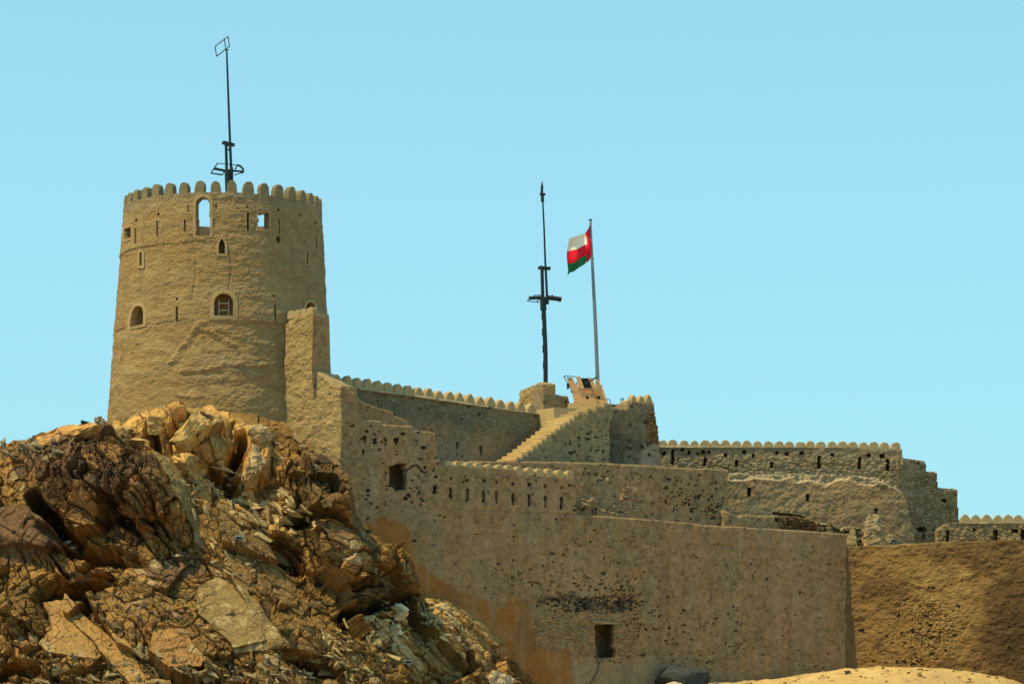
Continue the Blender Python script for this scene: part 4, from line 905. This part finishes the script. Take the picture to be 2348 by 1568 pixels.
# ================================================================== STAIRS
def stairs():
    near = Wall(1190, 236.9, 1400, 241.9, 1000)      # side wall plane (near edge)
    bk = Vector((-near.n[0], -near.n[1], 0)); root = wall_thing('staircase', near, (1, 27), 'open stone staircase climbing right to the landing below the tilted tan board', 'staircase')
    tips = [Z3b(x, y) for x, y in ((205, 1310), (280, 1262), (355, 1212), (430, 1160), (495, 1110), (555, 1062), (620, 1012), (682, 965), (745, 912), (808, 868), (875, 822), (938, 775), (1000, 728), (1062, 684), (1185, 640), (1300, 598), (1420, 560))]
    st = []
    for u, v in tips: s, z = near.hit(u, v); st.append((float(s), float(z)))
    # steps down to below the terrace wall
    ds = st[1][0] - st[0][0]; dz = st[1][1] - st[0][1]
    for k in range(1, 4): st.insert(0, (st[0][0] - ds, st[0][1] - dz))
    sE = float(near.hit(1397, 930)[0]); top = st[-1][1]
    rng = random.Random(3); wid = 2.3
    V, Fc, cols = [], [], []
    far = near
    for k, (s, z) in enumerate(st):
        s1 = st[k + 1][0] if k + 1 < len(st) else sE
        zb = z - 1.2
        m = MB(); j = lambda: rng.uniform(-.012, .012)
        A = [Vector(near.pt(ss_, zz_, 0.0).tolist()) for ss_, zz_ in ((s + j(), zb), (s1 + .25, zb), (s1 + .25, z - .0), (s + .02, z + j()), (s, z - .04))]
        m.prism(A, bk * (wid + (0 if k < 14 else .8)))
        m.build('step', M_smooth if k > 15 else M_stepm, root)
    # side wall below the notches, a few cm in front of the step ends
    sp = [(st[0][0], st[0][1])]
    tops = []
    for k, (s, z) in enumerate(st):
        tops += [(s, (st[k - 1][1] if k else z - .4) - .03), (s + .015, z - .03)]
    tops.append((sE, st[-1][1] - .03))
    def f_s(u, v, s, z):
        d, c = plaster(s, z, 350, 1.0, (.36, .255, .12)); edge = ss(.4, 1.4, np.interp(s, [q[0] for q in tops], [q[1] for q in tops]) - z)
        pk = np.maximum(pock(s, z, .24, edge * (.12 + .4 * ss(1230, 1300, u) * .8), 361), pock(s, z, .36, edge * .28 * ss(1240, 1320, u), 363, 1.9)); pk = pk * ss(1225, 1245, u)
        p = rects(u, v, s, z, [zw(Z3b, 4.193, 1195, 905, 55, 36)], .6)
        c = mixc(c, (.28, .22, .12), ss(-.1, .4, fbm(s * .5, z * .5, s=8)) * .5)
        return .02 + d * .5 - .16 * pk - .5 * p + .03, mixc(c, DARK, np.maximum(pk * .7, p))
    class W2(Wall): pass
    w2 = W2(1190, 236.9, 1400, 241.9, 1000)
    pix = []
    for s, z in tops:
        u, v = proj(w2.pt(s, z)); pix.append((float(u), float(v)))
    w2.build('side_wall', M_wall, root, pix, 1090, .9, f_s, cell=.05, seed=45, topj=.0)
    # landing block behind the top steps
    b = MB(); c0 = near.pt(st[-4][0] - .6, top - .35); q = [Vector(near.pt(s, z, -wid + .05).tolist()) for s, z in ((st[-5][0], top - 3.2), (sE + .2, top - 3.2), (sE + .2, top - .12), (st[-5][0], top - .30))]
    b.prism(q, bk * 2.2); b.build('landing', M_stepm, root)
    b = MB(); b.prism([PV(*Z3b(x, y), 243.35) for x, y in ((900, 720), (912, 628), (925, 560), (1015, 563), (1200, 563), (1475, 556), (1480, 720))], Vector((0, 1.7, 0))); b.build('landing', M_stepm, root)
M_stepm = mat('worn_step_render', (.50, .36, .17), .03, 5, .14, 1.4)
stairs()

# ================================================================== THE TILTED TAN BOARD (battlemented front of a hut)
def hut():
    Y0 = 243.6; q = lambda x, y, o=0.0: PV(*Z3b(x, y), Y0 + o)
    root = empty('battlemented_hut', q(1250, 565), 'tilted tan battlemented hut front with dark hatch, on the landing above the stairs', 'hut')
    T = Vector((0, .16, 0))
    def panel(pts): b = MB(); b.prism([q(*p) for p in pts], T); return b
    # front board built of strips round its openings
    b = MB()
    for pts in ([(1020, 560), (1018, 545), (985, 440), (1430, 455), (1470, 560)], ):
        pass
    body = [(1020, 562), (968, 395), (1412, 395), (1472, 562)]
    # split the board: lower band with two small holes, upper band
    def quad(x0, y0, x1, y1):                        # parallelogram cell, sheared with the board
        sh = lambda x, y: (x + (562 - y) * -.31, y)
        return [sh(x0, y1), sh(x1, y1), sh(x1, y0), sh(x0, y0)]
    strips = [quad(1020, 505, 1470, 562), quad(1020, 462, 1195, 505), quad(1232, 462, 1350, 505), quad(1392, 462, 1470, 505), quad(1020, 366, 1470, 462),
              ]
    for s in strips: b.prism([q(*p) for p in s], T)
    prong = [[(958, 366), (1078, 366), (1050, 312), (1020, 280), (975, 205), (905, 207)], [(1078, 366), (1150, 366), (1118, 270), (1090, 190), (1034, 190), (1055, 290), (1072, 350)],
             [(1264, 366), (1330, 366), (1300, 320), (1262, 225), (1248, 208), (1206, 205), (1225, 260)], [(1330, 366), (1409, 366), (1345, 240), (1320, 226), (1300, 262), (1310, 310)]]
    for pr in prong: b.prism([q(*p) for p in pr], T)
    b.build('front_board', M_tan, root)
    b = MB(); b.prism([q(*p, .35) for p in ((1098, 214), (1204, 214), (1266, 372), (1150, 372))], Vector((0, .1, 0))); b.prism([q(*p, .5) for p in ((1150, 455), (1400, 455), (1412, 540), (1180, 540))], Vector((0, .1, 0)))
    b.build('hatch', M_dark, root)  # black boards stand in for the shade inside the openings
    b = MB(); b.prism([q(*p, .2) for p in ((1018, 562), (1000, 552), (1000, 535), (1100, 540), (1100, 562))], Vector((0, 1.2, 0))); b.build('floor_board', M_tan, root); b = MB()
    b.prism([q(*p, .2) for p in ((1440, 562), (1462, 562), (1400, 366), (1376, 366))], Vector((0, 1.3, 0))); b.build('side_board', M_tan, root)
    b = MB(); b.prism([q(*p, -.12) for p in ((903, 290), (936, 282), (944, 345), (908, 358))], Vector((0, .5, 0))); b.build('side_box', M_iron, root)
    b = MB(); b.tube([q(1165, 292, -.5), q(1320, 200, -.9)], .055, 8); b.build('barrel', M_iron, root)
    b = MB()
    for l in (((862, 183), (1030, 196)), ((862, 183), (915, 290)), ((1035, 270), (1045, 300))): b.tube([q(*l[0], -.05), q(*l[1], -.05)], .03, 6)
    b.build('bracket', M_iron, root)
    b = MB()
    for l in (((1066, 372), (1240, 380), (1385, 425)), ((1070, 364), (1230, 360), (1370, 388)), ((1250, 385), (1300, 470), (1350, 550)), ((1310, 290), (1330, 262), (1325, 310))): b.tube([q(*p, -.1) for p in l], .035, 6)
    b.build('brace', M_wood, root)
    for k in range(11):
        b = MB(); p = q(980 + k * 18, 398, -.012); b.box(p, (.04, .02, .04)); b.build('rivet', M_wood, root)
    b = MB(); b.tube([q(1376, 322, .1), q(1405, 318, .1)], .03, 6); b.build('hook', M_iron, root); b = MB(); b.tube([q(955, 402, .1), q(975, 400, .1)], .05, 6); b.build('hook', M_iron, root)
hut()
# handrail and bracket right of the hut, two rods on the bastion block
def rail():
    q = lambda x, y, o=0.0: PV(*Z3b(x, y), 243.9 + o)
    b = MB()
    b.tube([q(1462, 560), q(1462, 500), q(1485, 498), q(1505, 520), q(1512, 575), q(1512, 610)], .03, 6)
    b.box(q(1535, 594), (.42, .35, .12)); o = b.build('handrail', M_iron); tag(o, 'small dark bent handrail at the right foot of the tan board', 'handrail')
    for k, x in enumerate((1663, 1690)):
        b = MB(); b.tube([q(x, 640, 1), q(x - 2, 488, 1)], .04, 8); o = b.build('iron_rod', M_iron)
        tag(o, ('upright iron rod on the bastion block, the left of the pair', 'upright iron rod on the bastion block, nearer the three merlons')[k], 'iron rod', 'pair of iron rods')
rail()

# ================================================================== MASTS AND FLAG
def mast_left():
    Y = 231.0; k_ = Zm(640, 80, 2.6136); q = lambda x, y, o=0.0: PV(*k_(x, y), Y + o)
    root = empty('signal_mast', q(300, 1440), 'dark iron mast with a square frame at its tip on top of the round tower', 'mast')
    b = MB(); b.tube([q(306, 1500), q(296, 1260)], .22, 10); b.tube([q(332, 1350), q(330, 1240)], .11, 8); b.build('lower_post', M_iron, root)
    b = MB(); b.tube([q(288, 1275), q(282, 1030)], .10, 8); b.build('post', M_iron, root)
    b = MB(); b.tube([q(328, 1280), q(316, 1020)], .095, 8); b.tube([q(296, 1086), q(318, 1088)], .05, 6); b.build('post', M_iron, root)
    b = MB(); b.prism([q(*p) for p in ((243, 1028), (262, 1008), (355, 1032), (350, 1050), (300, 1048))], (0, .5, 0)); b.build('cross_head', M_iron, root)
    b = MB(); b.tube([q(317, 1030), q(302, 620), q(288, 230)], [.085, .075, .06], 8); b.build('topmast', M_iron, root)
    b = MB()
    for l in (((188, 195), (300, 108)), ((300, 108), (312, 195)), ((312, 195), (200, 282)), ((200, 282), (188, 195)), ((268, 130), (280, 222)), ((268, 222), (308, 226))): b.tube([q(*l[0]), q(*l[1])], .035, 6)
    b.build('tip_frame', M_iron, root)
    b = MB()
    for l, r in ((((152, 1292), (208, 1204)), .05), (((208, 1204), (380, 1222)), .03), (((152, 1292), (250, 1308)), .03), (((178, 1250), (270, 1268)), .09), (((250, 1308), (270, 1270)), .04), (((165, 1290), (245, 1300)), .03),
                 (((320, 1268), (430, 1276)), .07), (((350, 1308), (430, 1282)), .035), (((360, 1262), (380, 1218)), .05)): b.tube([q(*l[0]), q(*l[1])], r, 6)
    b.tube([q(380, 1218), q(410, 1232), q(432, 1258), q(432, 1278), q(415, 1290)], .07, 6)
    b.build('platform_frame', M_iron, root)
mast_left()
def mast_mid():
    Y = 244.6; A_ = Zm(1700, 580, 3.734); B_ = Zm(1700, 550, 1.96); q = lambda x, y, o=0.0: PV(*A_(x, y), Y + o); w = lambda x, y, o=0.0: PV(*B_(x, y), Y + o)
    root = empty('signal_mast', w(208, 1400), 'tall dark iron mast with a spear tip rising from the small turret', 'mast')
    b = MB(); b.tube([w(208, 1470), w(206, 1200), w(194, 900)], [.165, .165, .155], 10)
    for y in (970, 1076, 1185, 1290): b.box(w(187 + (y - 970) * .03, y), (.16, .25, .5))
    b.build('lower_post', M_iron, root)
    b = MB(); b.tube([w(193, 935), w(190, 850)], .23, 10); b.tube([w(219, 895), w(218, 840)], .12, 8); b.build('sleeve', M_iron, root)
    b = MB(); b.tube([w(189, 860), w(183, 650)], .125, 8); b.build('post', M_iron, root)
    b = MB(); b.tube([w(217, 860), w(207, 650)], .09, 8); b.build('post', M_iron, root)
    b = MB(); b.prism([w(*p) for p in ((156, 662), (160, 652), (182, 642), (186, 650), (240, 652), (240, 668), (200, 668))], (0, .5, 0)); b.build('cross_head', M_iron, root)
    b = MB(); b.tube([w(206, 655), w(198, 420), w(187, 185)], [.075, .065, .055], 8); b.build('topmast', M_iron, root)
    b = MB(); b.tube([w(170, 181), w(206, 184)], .10, 8); b.tube([w(182, 186), w(184, 135), w(185, 96)], [.09, .10, .01], 8); b.tube([w(187, 232), w(186, 190)], .12, 8); b.build('spear_tip', M_iron, root)
    b = MB()
    for l, r in ((((88, 872), (135, 838)), .04), (((135, 838), (180, 836)), .03), (((88, 874), (168, 884)), .03), (((98, 856), (180, 852)), .13), (((220, 852), (310, 864)), .17), (((225, 848), (258, 838)), .04), (((310, 862), (296, 880)), .05), (((150, 880), (172, 856)), .04)): b.tube([w(*l[0]), w(*l[1])], r, 6)
    b.build('platform_frame', M_iron, root)
mast_mid()
def flag():
    Y = 245.2; A2 = Zm(1700, 550, 1.96); w = lambda x, y, o=0.0: PV(*A2(x, y), Y + o)
    root = empty('flagpole', w(545, 1420), 'tall tapering grey steel flagpole flying the red, white and green flag', 'flagpole')
    b = MB(); b.tube([w(546, 1440), w(533, 1100), w(519, 800), w(509, 600)], [.15, .14, .125, .11], 12); b.tube([w(510, 610), w(498, 352)], [.09, .07], 8)
    b.build('pole', M_pole, root)
    b = MB(); b.tube([w(489, 350), w(508, 349)], .07, 8); b.build('finial', M_iron, root)
    b = MB(); b.tube([w(512, 590), w(520, 600), w(512, 620)], .02, 5); b.build('halyard', M_iron, root)
    # flag: folded hoist band and three stripes, each a cloth with ripples
    A3 = Zm(1700, 580, 3.734)
    troot = empty('flag', PV(*A3(960, 800), Y), 'waving red, white and green flag with a red hoist band on the pole', 'flag')
    def cloth(name, tl, tr_, br, bl, m, n=14, k=12, amp=.20, sd_=0):
        V, Fc = [], []
        for j in range(k + 1):
            for i in range(n + 1):
                a, c_ = i / n, j / k
                def edge(e, t):
                    e = np.array(e, float); tt = np.linspace(0, 1, len(e)); return np.array([np.interp(t, tt, e[:, 0]), np.interp(t, tt, e[:, 1])])
                top, bot = edge(tl, a), edge(bl, a)
                le, ri = edge(tr_, c_), edge(br, c_)
                co = (1 - a) * (1 - c_) * np.array(tl[0]) + a * (1 - c_) * np.array(tl[-1]) + (1 - a) * c_ * np.array(bl[0]) + a * c_ * np.array(bl[-1])
                p = (1 - c_) * top + c_ * bot + (1 - a) * le + a * ri - co
                dist = (960 - p[0]) / 300
                off = -.9 * dist + amp * math.sin(dist * 9 + p[1] * .006) * min(1, dist * 4) + .10 * math.sin(dist * 4 - p[1] * .016)
                V.append(PV(*A3(*p), Y + off))
        f2 = [(j * (n + 1) + i, j * (n + 1) + i + 1, (j + 1) * (n + 1) + i + 1, (j + 1) * (n + 1) + i) for j in range(k) for i in range(n)]
        nv = len(V); V2 = [v + Vector((0, .012, 0)) for v in V]
        f2 += [tuple(nv + x for x in q[::-1]) for q in f2]
        return obj(name, [tuple(v) for v in V + V2], f2, m, troot, smooth=True)
    # arguments: top edge, left edge, right edge, bottom edge in zoom coordinates
    cloth('hoist_band', [(882, 716), (915, 675), (945, 605)], [(882, 716), (905, 800), (908, 850), (900, 985), (902, 1040), (895, 1092)], [(945, 605), (958, 800), (966, 1008)], [(895, 1092), (935, 1050), (966, 1008)], M_red, sd_=1, amp=.3)
    cloth('white_stripe', [(686, 784), (760, 755), (820, 742), (882, 716)], [(686, 784), (670, 860), (657, 944)], [(882, 716), (905, 790), (903, 850)], [(657, 944), (780, 915), (903, 850)], M_flagw)
    cloth('red_stripe', [(657, 944), (780, 915), (903, 850)], [(657, 944), (655, 1020), (664, 1094)], [(903, 850), (908, 920), (900, 988)], [(664, 1094), (760, 1080), (830, 1015), (900, 988)], M_red)
    cloth('green_stripe', [(664, 1094), (760, 1080), (830, 1015), (900, 988)], [(664, 1094), (672, 1170), (664, 1250)], [(900, 988), (908, 1040), (880, 1100)], [(664, 1250), (690, 1205), (745, 1190), (800, 1145), (880, 1100)], M_green)
flag()

# ================================================================== SMALL THINGS ON THE ROCK
def lamp_box(p, sx, sy, sz, label, tilt=0.0, mtop=M_lamp):
    root = empty('floodlight', p, label, 'floodlight', 'floodlights'); c_, s_ = math.cos(tilt), math.sin(tilt)
    X = Vector((c_, 0, s_)); Zz = Vector((-s_, 0, c_)); ax = (X, Vector((0, 1, 0)), Zz); p = Vector(p)
    b = MB(); b.box(p + Zz * (sz * .75), (sx, sy, sz * .5), ax); b.box(p + Zz * (sz * .98), (sx * 1.12, sy * 1.1, sz * .10), ax); b.build('housing', mtop, root)
    b = MB(); b.box(p + Zz * (sz * .72) - Vector((0, sy * .52, 0)), (sx * .78, .02, sz * .30), ax); b.build('glass', M_dark, root)
    b = MB(); b.box(p + Zz * (sz * .2) - X * sx * .3, (.06, .1, sz * .7), ax); b.build('bracket', M_iron, root); b = MB(); b.box(p + Zz * (sz * .2) + X * sx * .3, (.06, .1, sz * .7), ax); b.build('bracket', M_iron, root)
lamp_box(on_hill(549, 1243) + Vector((0, -.1, -.05)), .50, .4, .42, 'small grey box floodlight on the rock slab below the gold cliff', -.08)
lamp_box(on_hill(937, 1526) + Vector((0, -.1, -.05)), .52, .4, .42, 'blue grey box floodlight among the pale rubble low on the rock', .1)
lamp_box(on_hill(192, 974) + Vector((0, .2, -.02)), .62, .45, .34, 'dark wedge shaped floodlight on the skyline of the rock', -.25, M_iron)
lamp_box(PV(2048, 1249, 248.0), .52, .4, .38, 'small floodlight on the top of the curved bastion', -.2)
def litter(pts, m, label, seed):
    rng = random.Random(seed)
    for (u, v, r, lab) in pts:
        p = on_hill(u, v); n, k = 9, 6; V = []; Fc = []
        for j in range(k + 1):
            for i in range(n):
                t = math.pi * j / k; a = 2 * math.pi * i / n; q = r * (.7 + .6 * rng.random())
                V.append(p + Vector((math.sin(t) * math.cos(a) * q * 1.3, -.05 + math.sin(t) * math.sin(a) * q, math.cos(t) * q * .6 + r * .3)))
        for j in range(k):
            for i in range(n): Fc.append((j * n + i, (j + 1) * n + i, (j + 1) * n + (i + 1) % n, j * n + (i + 1) % n))
        o = obj('plastic_bag', [tuple(x) for x in V], Fc, m); tag(o, lab, 'litter', 'litter on the rock')
litter([(155, 1246, .22, 'largest crumpled white bag below the dark cave'), (166, 1256, .16, 'white scrap just right of the largest crumpled bag'), (185, 1300, .20, 'lone white bag lower down the gully')], M_white, '', 3)
litter([(146, 1234, .18, 'faded blue bag at the mouth of the dark cave')], M_blue, '', 5)
# loose boulders
import bmesh
def rock_hull(size, elong, rot, seed, col, npts=15):
    rng = np.random.default_rng(seed); bm = bmesh.new(); q = rng.normal(size=(npts, 3)); q /= (np.abs(q) ** 3.2).sum(1)[:, None] ** (1 / 3.2); q *= rng.uniform(.85, 1.08, (npts, 1))
    for p in q * np.array(elong) * size: bm.verts.new(p)
    r = bmesh.ops.convex_hull(bm, input=bm.verts); bmesh.ops.delete(bm, geom=[g for g in set(r['geom_interior']) | set(r['geom_unused']) if isinstance(g, bmesh.types.BMVert)], context='VERTS')
    bmesh.ops.triangulate(bm, faces=bm.faces); bmesh.ops.subdivide_edges(bm, edges=bm.edges, cuts=7, use_grid_fill=True)
    V = np.array([v.co[:] for v in bm.verts]); Fc = [tuple(v.index for v in f.verts) for f in bm.faces]; bm.free()
    c_, s_ = math.cos(rot), math.sin(rot); V = np.stack([V[:, 0] * c_ + V[:, 2] * s_, V[:, 1], -V[:, 0] * s_ + V[:, 2] * c_], -1)
    X = V / size * 1.0 + seed; f1, f2, dx, dy, dz, r1, r2, r3, r4 = voro(X[:, 0] * 2.2, X[:, 1] * 2.2, X[:, 2] * 3.4, seed)
    nd = V / (np.linalg.norm(V, axis=1)[:, None] + 1e-6); dd = .16 * (r1 - .5) + .22 * ((r2 - .5) * dx + (r3 - .5) * dz) - .10 * (1 - ss(0, .1, f2 - f1)) + .05 * fbm(X[:, 0] * 5, X[:, 2] * 5, X[:, 1] * 5, seed, 3)
    V = V + nd * (dd * size)[:, None]; cols = np.array(col) * (.78 + .38 * r4)[:, None]
    return V, Fc, cols
def boulder(u, v, size, col, label, seed, name='boulder', elong=(1, .8, .6), rot=0.0, lift=0.0):
    rng = np.random.default_rng(seed); p = np.array(on_hill(u, v)); 
    V, Fc, cols = rock_hull(size, elong, rot, seed, col); V = V + p + np.array([0, .25 * size, lift])
    o = obj(name, V, Fc, M_rock, cols=cols); return tag(o, label, 'boulder', 'loose boulders on the crag')
OR = (.60, .33, .11); GD = (.54, .345, .125)
for a in ((120, 1006, .85, OR, 'low orange boulder leftmost on the rock skyline', (1.3, .8, .55), .1), (188, 996, 1.25, OR, 'large orange slab boulder on the rock skyline left of the round tower', (1.4, .8, .7), -.35),
          (300, 1010, 1.1, (.55, .36, .16), 'flat tan slab just under the skyline, half way to the tower', (1.5, .8, .35), .1), (232, 973, .75, (.25, .22, .16), 'grey angular boulder on the skyline beside the floodlight', (1, .9, .8), .3),
          (365, 975, 1.0, GD, 'square golden block under the left side of the round tower', (1, .9, .8), .2), (430, 990, 1.3, GD, 'tall golden block at the centre of the tower foot', (.9, .8, 1.0), .5),
          (455, 1075, 1.5, GD, 'wide golden ledge block beneath the tall golden one', (1.4, .9, .55), .15), (520, 990, 1.2, GD, 'long leaning golden slab right of the dark cleft', (.6, .8, 1.3), -.7),
          (590, 1000, 1.0, (.50, .35, .17), 'golden boulder right of the leaning slab', (1, .9, .8), .2), (580, 1060, 1.2, (.50, .34, .17), 'upright golden boulder right of the black gap', (.8, .9, 1.2), .1),
          (640, 1275, .8, (.55, .42, .22), 'small tan boulder in the dark hollow right of the box floodlight', (1.1, .9, .6), .4), (1005, 1392, .9, (.5, .38, .2), 'tan boulder under the orange plaster patch', (1.3, .9, .6), .1),
          (920, 1400, .7, (.62, .54, .36), 'pale boulder on top of the rubble fan', (.8, .8, 1), .3), (905, 1445, .6, (.60, .52, .34), 'pale boulder in the middle of the rubble fan', (1, .8, .8), .1),
          (1150, 1563, 1.0, (.5, .4, .24), 'grey tan boulder at the lower right tip of the rock', (1, .9, .8), .2)):
    u, v, s, c, lab, el, ro = a; boulder(u, v, s, c, lab, int(u), elong=el, rot=ro)
# pale rubble fan and dry scree: too many to count
def scree():
    rng = np.random.default_rng(9); V = []; Fc = []; cols = []
    zones = [(895, 1445, 60, 60, 210, .19, (.46, .34, .15)), (790, 1500, 22, 70, 90, .14, (.46, .34, .16)), (620, 1180, 80, 45, 150, .24, (.56, .40, .19)), (480, 1130, 60, 60, 90, .2, (.45, .33, .17)), (300, 1540, 230, 30, 200, .17, (.33, .24, .12)),
             (620, 1540, 160, 25, 160, .17, (.34, .25, .13)), (320, 1390, 120, 50, 160, .16, (.30, .20, .10)), (1010, 1440, 70, 50, 90, .17, (.50, .38, .2)), (70, 1030, 80, 20, 80, .2, (.28, .22, .13)), (530, 1280, 110, 40, 110, .15, (.38, .28, .14))]
    pu, pv = proj(HP); lut = {}
    ii = (np.clip(pu, -50, 1300) // 4).astype(int); jj = (np.clip(pv, 800, 1700) // 4).astype(int)
    near = {}
    key = (ii * 1000 + jj).ravel(); yy = HP[..., 1].ravel(); od = np.lexsort((yy, key)); k2, first = np.unique(key[od], return_index=True)
    for kk, fi in zip(k2.tolist(), first.tolist()): near[kk] = od[fi]
    flat = HP.reshape(-1, 3)
    for cu, cv, ru, rv, n, sz, col in zones:
        for _ in range(int(n * .6)):
            u, v = cu + rng.normal() * ru * .6, cv + rng.normal() * rv * .6
            k = int(u // 4) * 1000 + int(v // 4)
            if k not in near: continue
            p = flat[near[k]]; s = sz * min(rng.lognormal(0, .45), 2.0); e = rng.normal(size=(8, 3)) * .42 + np.array([(a, b, c) for a in (-1, 1) for b in (-1, 1) for c in (-1, 1)]) * .75
            e = e * np.array([1.25, .8, rng.uniform(.2, .45)]) * s; th = rng.normal(-.6, .5); e = np.stack([e[:, 0] * math.cos(th) - e[:, 2] * math.sin(th), e[:, 1], e[:, 0] * math.sin(th) + e[:, 2] * math.cos(th)], -1); th = rng.normal(0, .5); e = np.stack([e[:, 0], e[:, 1] * math.cos(th) - e[:, 2] * math.sin(th), e[:, 1] * math.sin(th) + e[:, 2] * math.cos(th)], -1)
            b = len(V); V += (e + p + [0, .03, -.02]).tolist(); Fc += [tuple(b + x for x in f) for f in ((0, 1, 3, 2), (4, 6, 7, 5), (0, 4, 5, 1), (2, 3, 7, 6), (0, 2, 6, 4), (1, 5, 7, 3))]
            cols += [np.array(col) * rng.uniform(.75, 1.2)] * 8
    o = obj('scree', V, Fc, M_rock, cols=np.array(cols)); tag(o, 'loose broken stones scattered down the rock', kind='stuff')
scree()
def mound_stones():
    rng = np.random.default_rng(19); V = []; Fc = []; cols = []
    for _ in range(260):
        x = rng.uniform(10, 40); y = rng.choice([rng.uniform(228, 240), rng.normal(237.5, 1.2)]); s = .055 * rng.lognormal(0, .6); s = min(s, .2); z = slope_z(x, y)
        e = rng.normal(size=(8, 3)) * .35 + np.array([(a, b, c) for a in (-1, 1) for b in (-1, 1) for c in (-1, 1)]) * .75
        e = e * np.array([1.2, 1, .7]) * s; b = len(V); V += (e + [x, y, z + s * .2]).tolist(); Fc += [tuple(b + q for q in f) for f in ((0, 1, 3, 2), (4, 6, 7, 5), (0, 4, 5, 1), (2, 3, 7, 6), (0, 2, 6, 4), (1, 5, 7, 3))]
        cols += [np.array([(.30, .20, .09), (.40, .29, .14), (.14, .10, .06)][rng.integers(3)]) * rng.uniform(.8, 1.2)] * 8
    o = obj('loose_stones', V, Fc, M_rock, cols=np.array(cols)); tag(o, 'small loose stones scattered over the earth mound', kind='stuff')
mound_stones()
def tuft(u, v, n, h, label, seed, m=M_straw):
    rng = random.Random(seed); p = on_hill(u, v); b = MB()
    for k in range(n):
        a = rng.uniform(0, 6.28); r = rng.uniform(0, .25) * h; s = p + Vector((math.cos(a) * r, math.sin(a) * r - .05, -.05)); l = h * rng.uniform(.5, 1); d = Vector((math.cos(a) * .6 + rng.uniform(-.2, .2), math.sin(a) * .6, 1)).normalized()
        w = Vector((rng.uniform(-1, 1), rng.uniform(-1, 1), 0)).normalized() * .012; e = s + d * l + Vector((rng.uniform(-.1, .1), 0, -.15 * l))
        mid_ = s + d * l * .5 + Vector((0, 0, .03)); b.add([s - w, s + w, mid_ + w * .7, e, mid_ - w * .7], [(0, 1, 2, 3, 4)])
    o = b.build('dry_shrub', m); tag(o, label, 'shrub', 'dry shrubs on the rock')
M_shrub = mat('dry_olive_shrub', (.10, .085, .035), .0, 8, .3, 9, .9)
tuft(655, 1455, 260, .9, 'dark dry bush at the tip of the smooth olive slab', 1, M_shrub); tuft(745, 1545, 150, .6, 'dry bush low beside the pale streak', 2, M_shrub)
tuft(430, 1370, 120, .6, 'straw tuft in the middle of the rock face', 3); tuft(720, 1390, 160, .6, 'straw tuft above the dark lower boulder', 4); tuft(1000, 1378, 100, .5, 'straw tuft at the foot of the orange patch', 5); tuft(70, 1012, 60, .6, 'sparse straw tuft on the left skyline', 6)
tuft(860, 1215, 120, .5, 'olive tuft on the ridge beside the big wall', 7, M_shrub)
# cable down from the doorway, dark rock by the wall foot
b = MB(); wq = lambda u, v, o=.10: Vector(wm.pt(*[float(t) for t in wm.hit(u, v)], o).tolist())
b.tube([wq(1364, 1495), wq(1366, 1508), wq(1372, 1520), wq(1368, 1540), wq(1355, 1562), wq(1345, 1580)], .03, 6)
o = b.build('cable', M_iron); tag(o, 'thin dark cable hanging down the wall from the doorway', 'cable')
def rocks_low():
    for i, (u, v, Y, s, e, col, lab) in enumerate(((1572, 1562, 236.5, 1.55, (1.3, .8, .65), (.05, .055, .05), 'dark jagged boulder at the foot of the big wall'), (1540, 1590, 234.5, 1.2, (1.4, .8, .6), (.62, .50, .30), 'pale rounded boulder in front of the dark one'),)):
        rng = np.random.default_rng(40 + i); p = P(u, v, Y)
        n = 40; m_ = 22; Tt, Kk = np.meshgrid(np.linspace(0, 2 * math.pi, n + 1)[:-1], np.linspace(.02, math.pi - .02, m_))
        dirs = np.stack([np.sin(Kk) * np.cos(Tt), np.sin(Kk) * np.sin(Tt), np.cos(Kk)], -1); pl = rng.normal(size=(20, 3)); pl /= np.linalg.norm(pl, axis=1)[:, None]; h = rng.uniform(.7, 1.0, 20)
        dd = dirs @ pl.T; r = np.minimum(np.min(np.where(dd > .05, h / np.maximum(dd, .05), 9), -1), 1.2)
        q = dirs * r[..., None] * np.array(e) * s; q += .12 * s * fbm(q[..., 0] * 2, q[..., 2] * 2, q[..., 1] * 2, 3 + i, 5)[..., None]
        V = (q + p).reshape(-1, 3); Fc = [(j * n + k, (j + 1) * n + k, (j + 1) * n + (k + 1) % n, j * n + (k + 1) % n) for j in range(m_ - 1) for k in range(n)] + [tuple(range(n)), tuple((m_ - 1) * n + k for k in range(n - 1, -1, -1))]
        o = obj('boulder', V, Fc, M_rock, cols=np.tile(col, (len(V), 1))); tag(o, lab, 'boulder')
rocks_low()
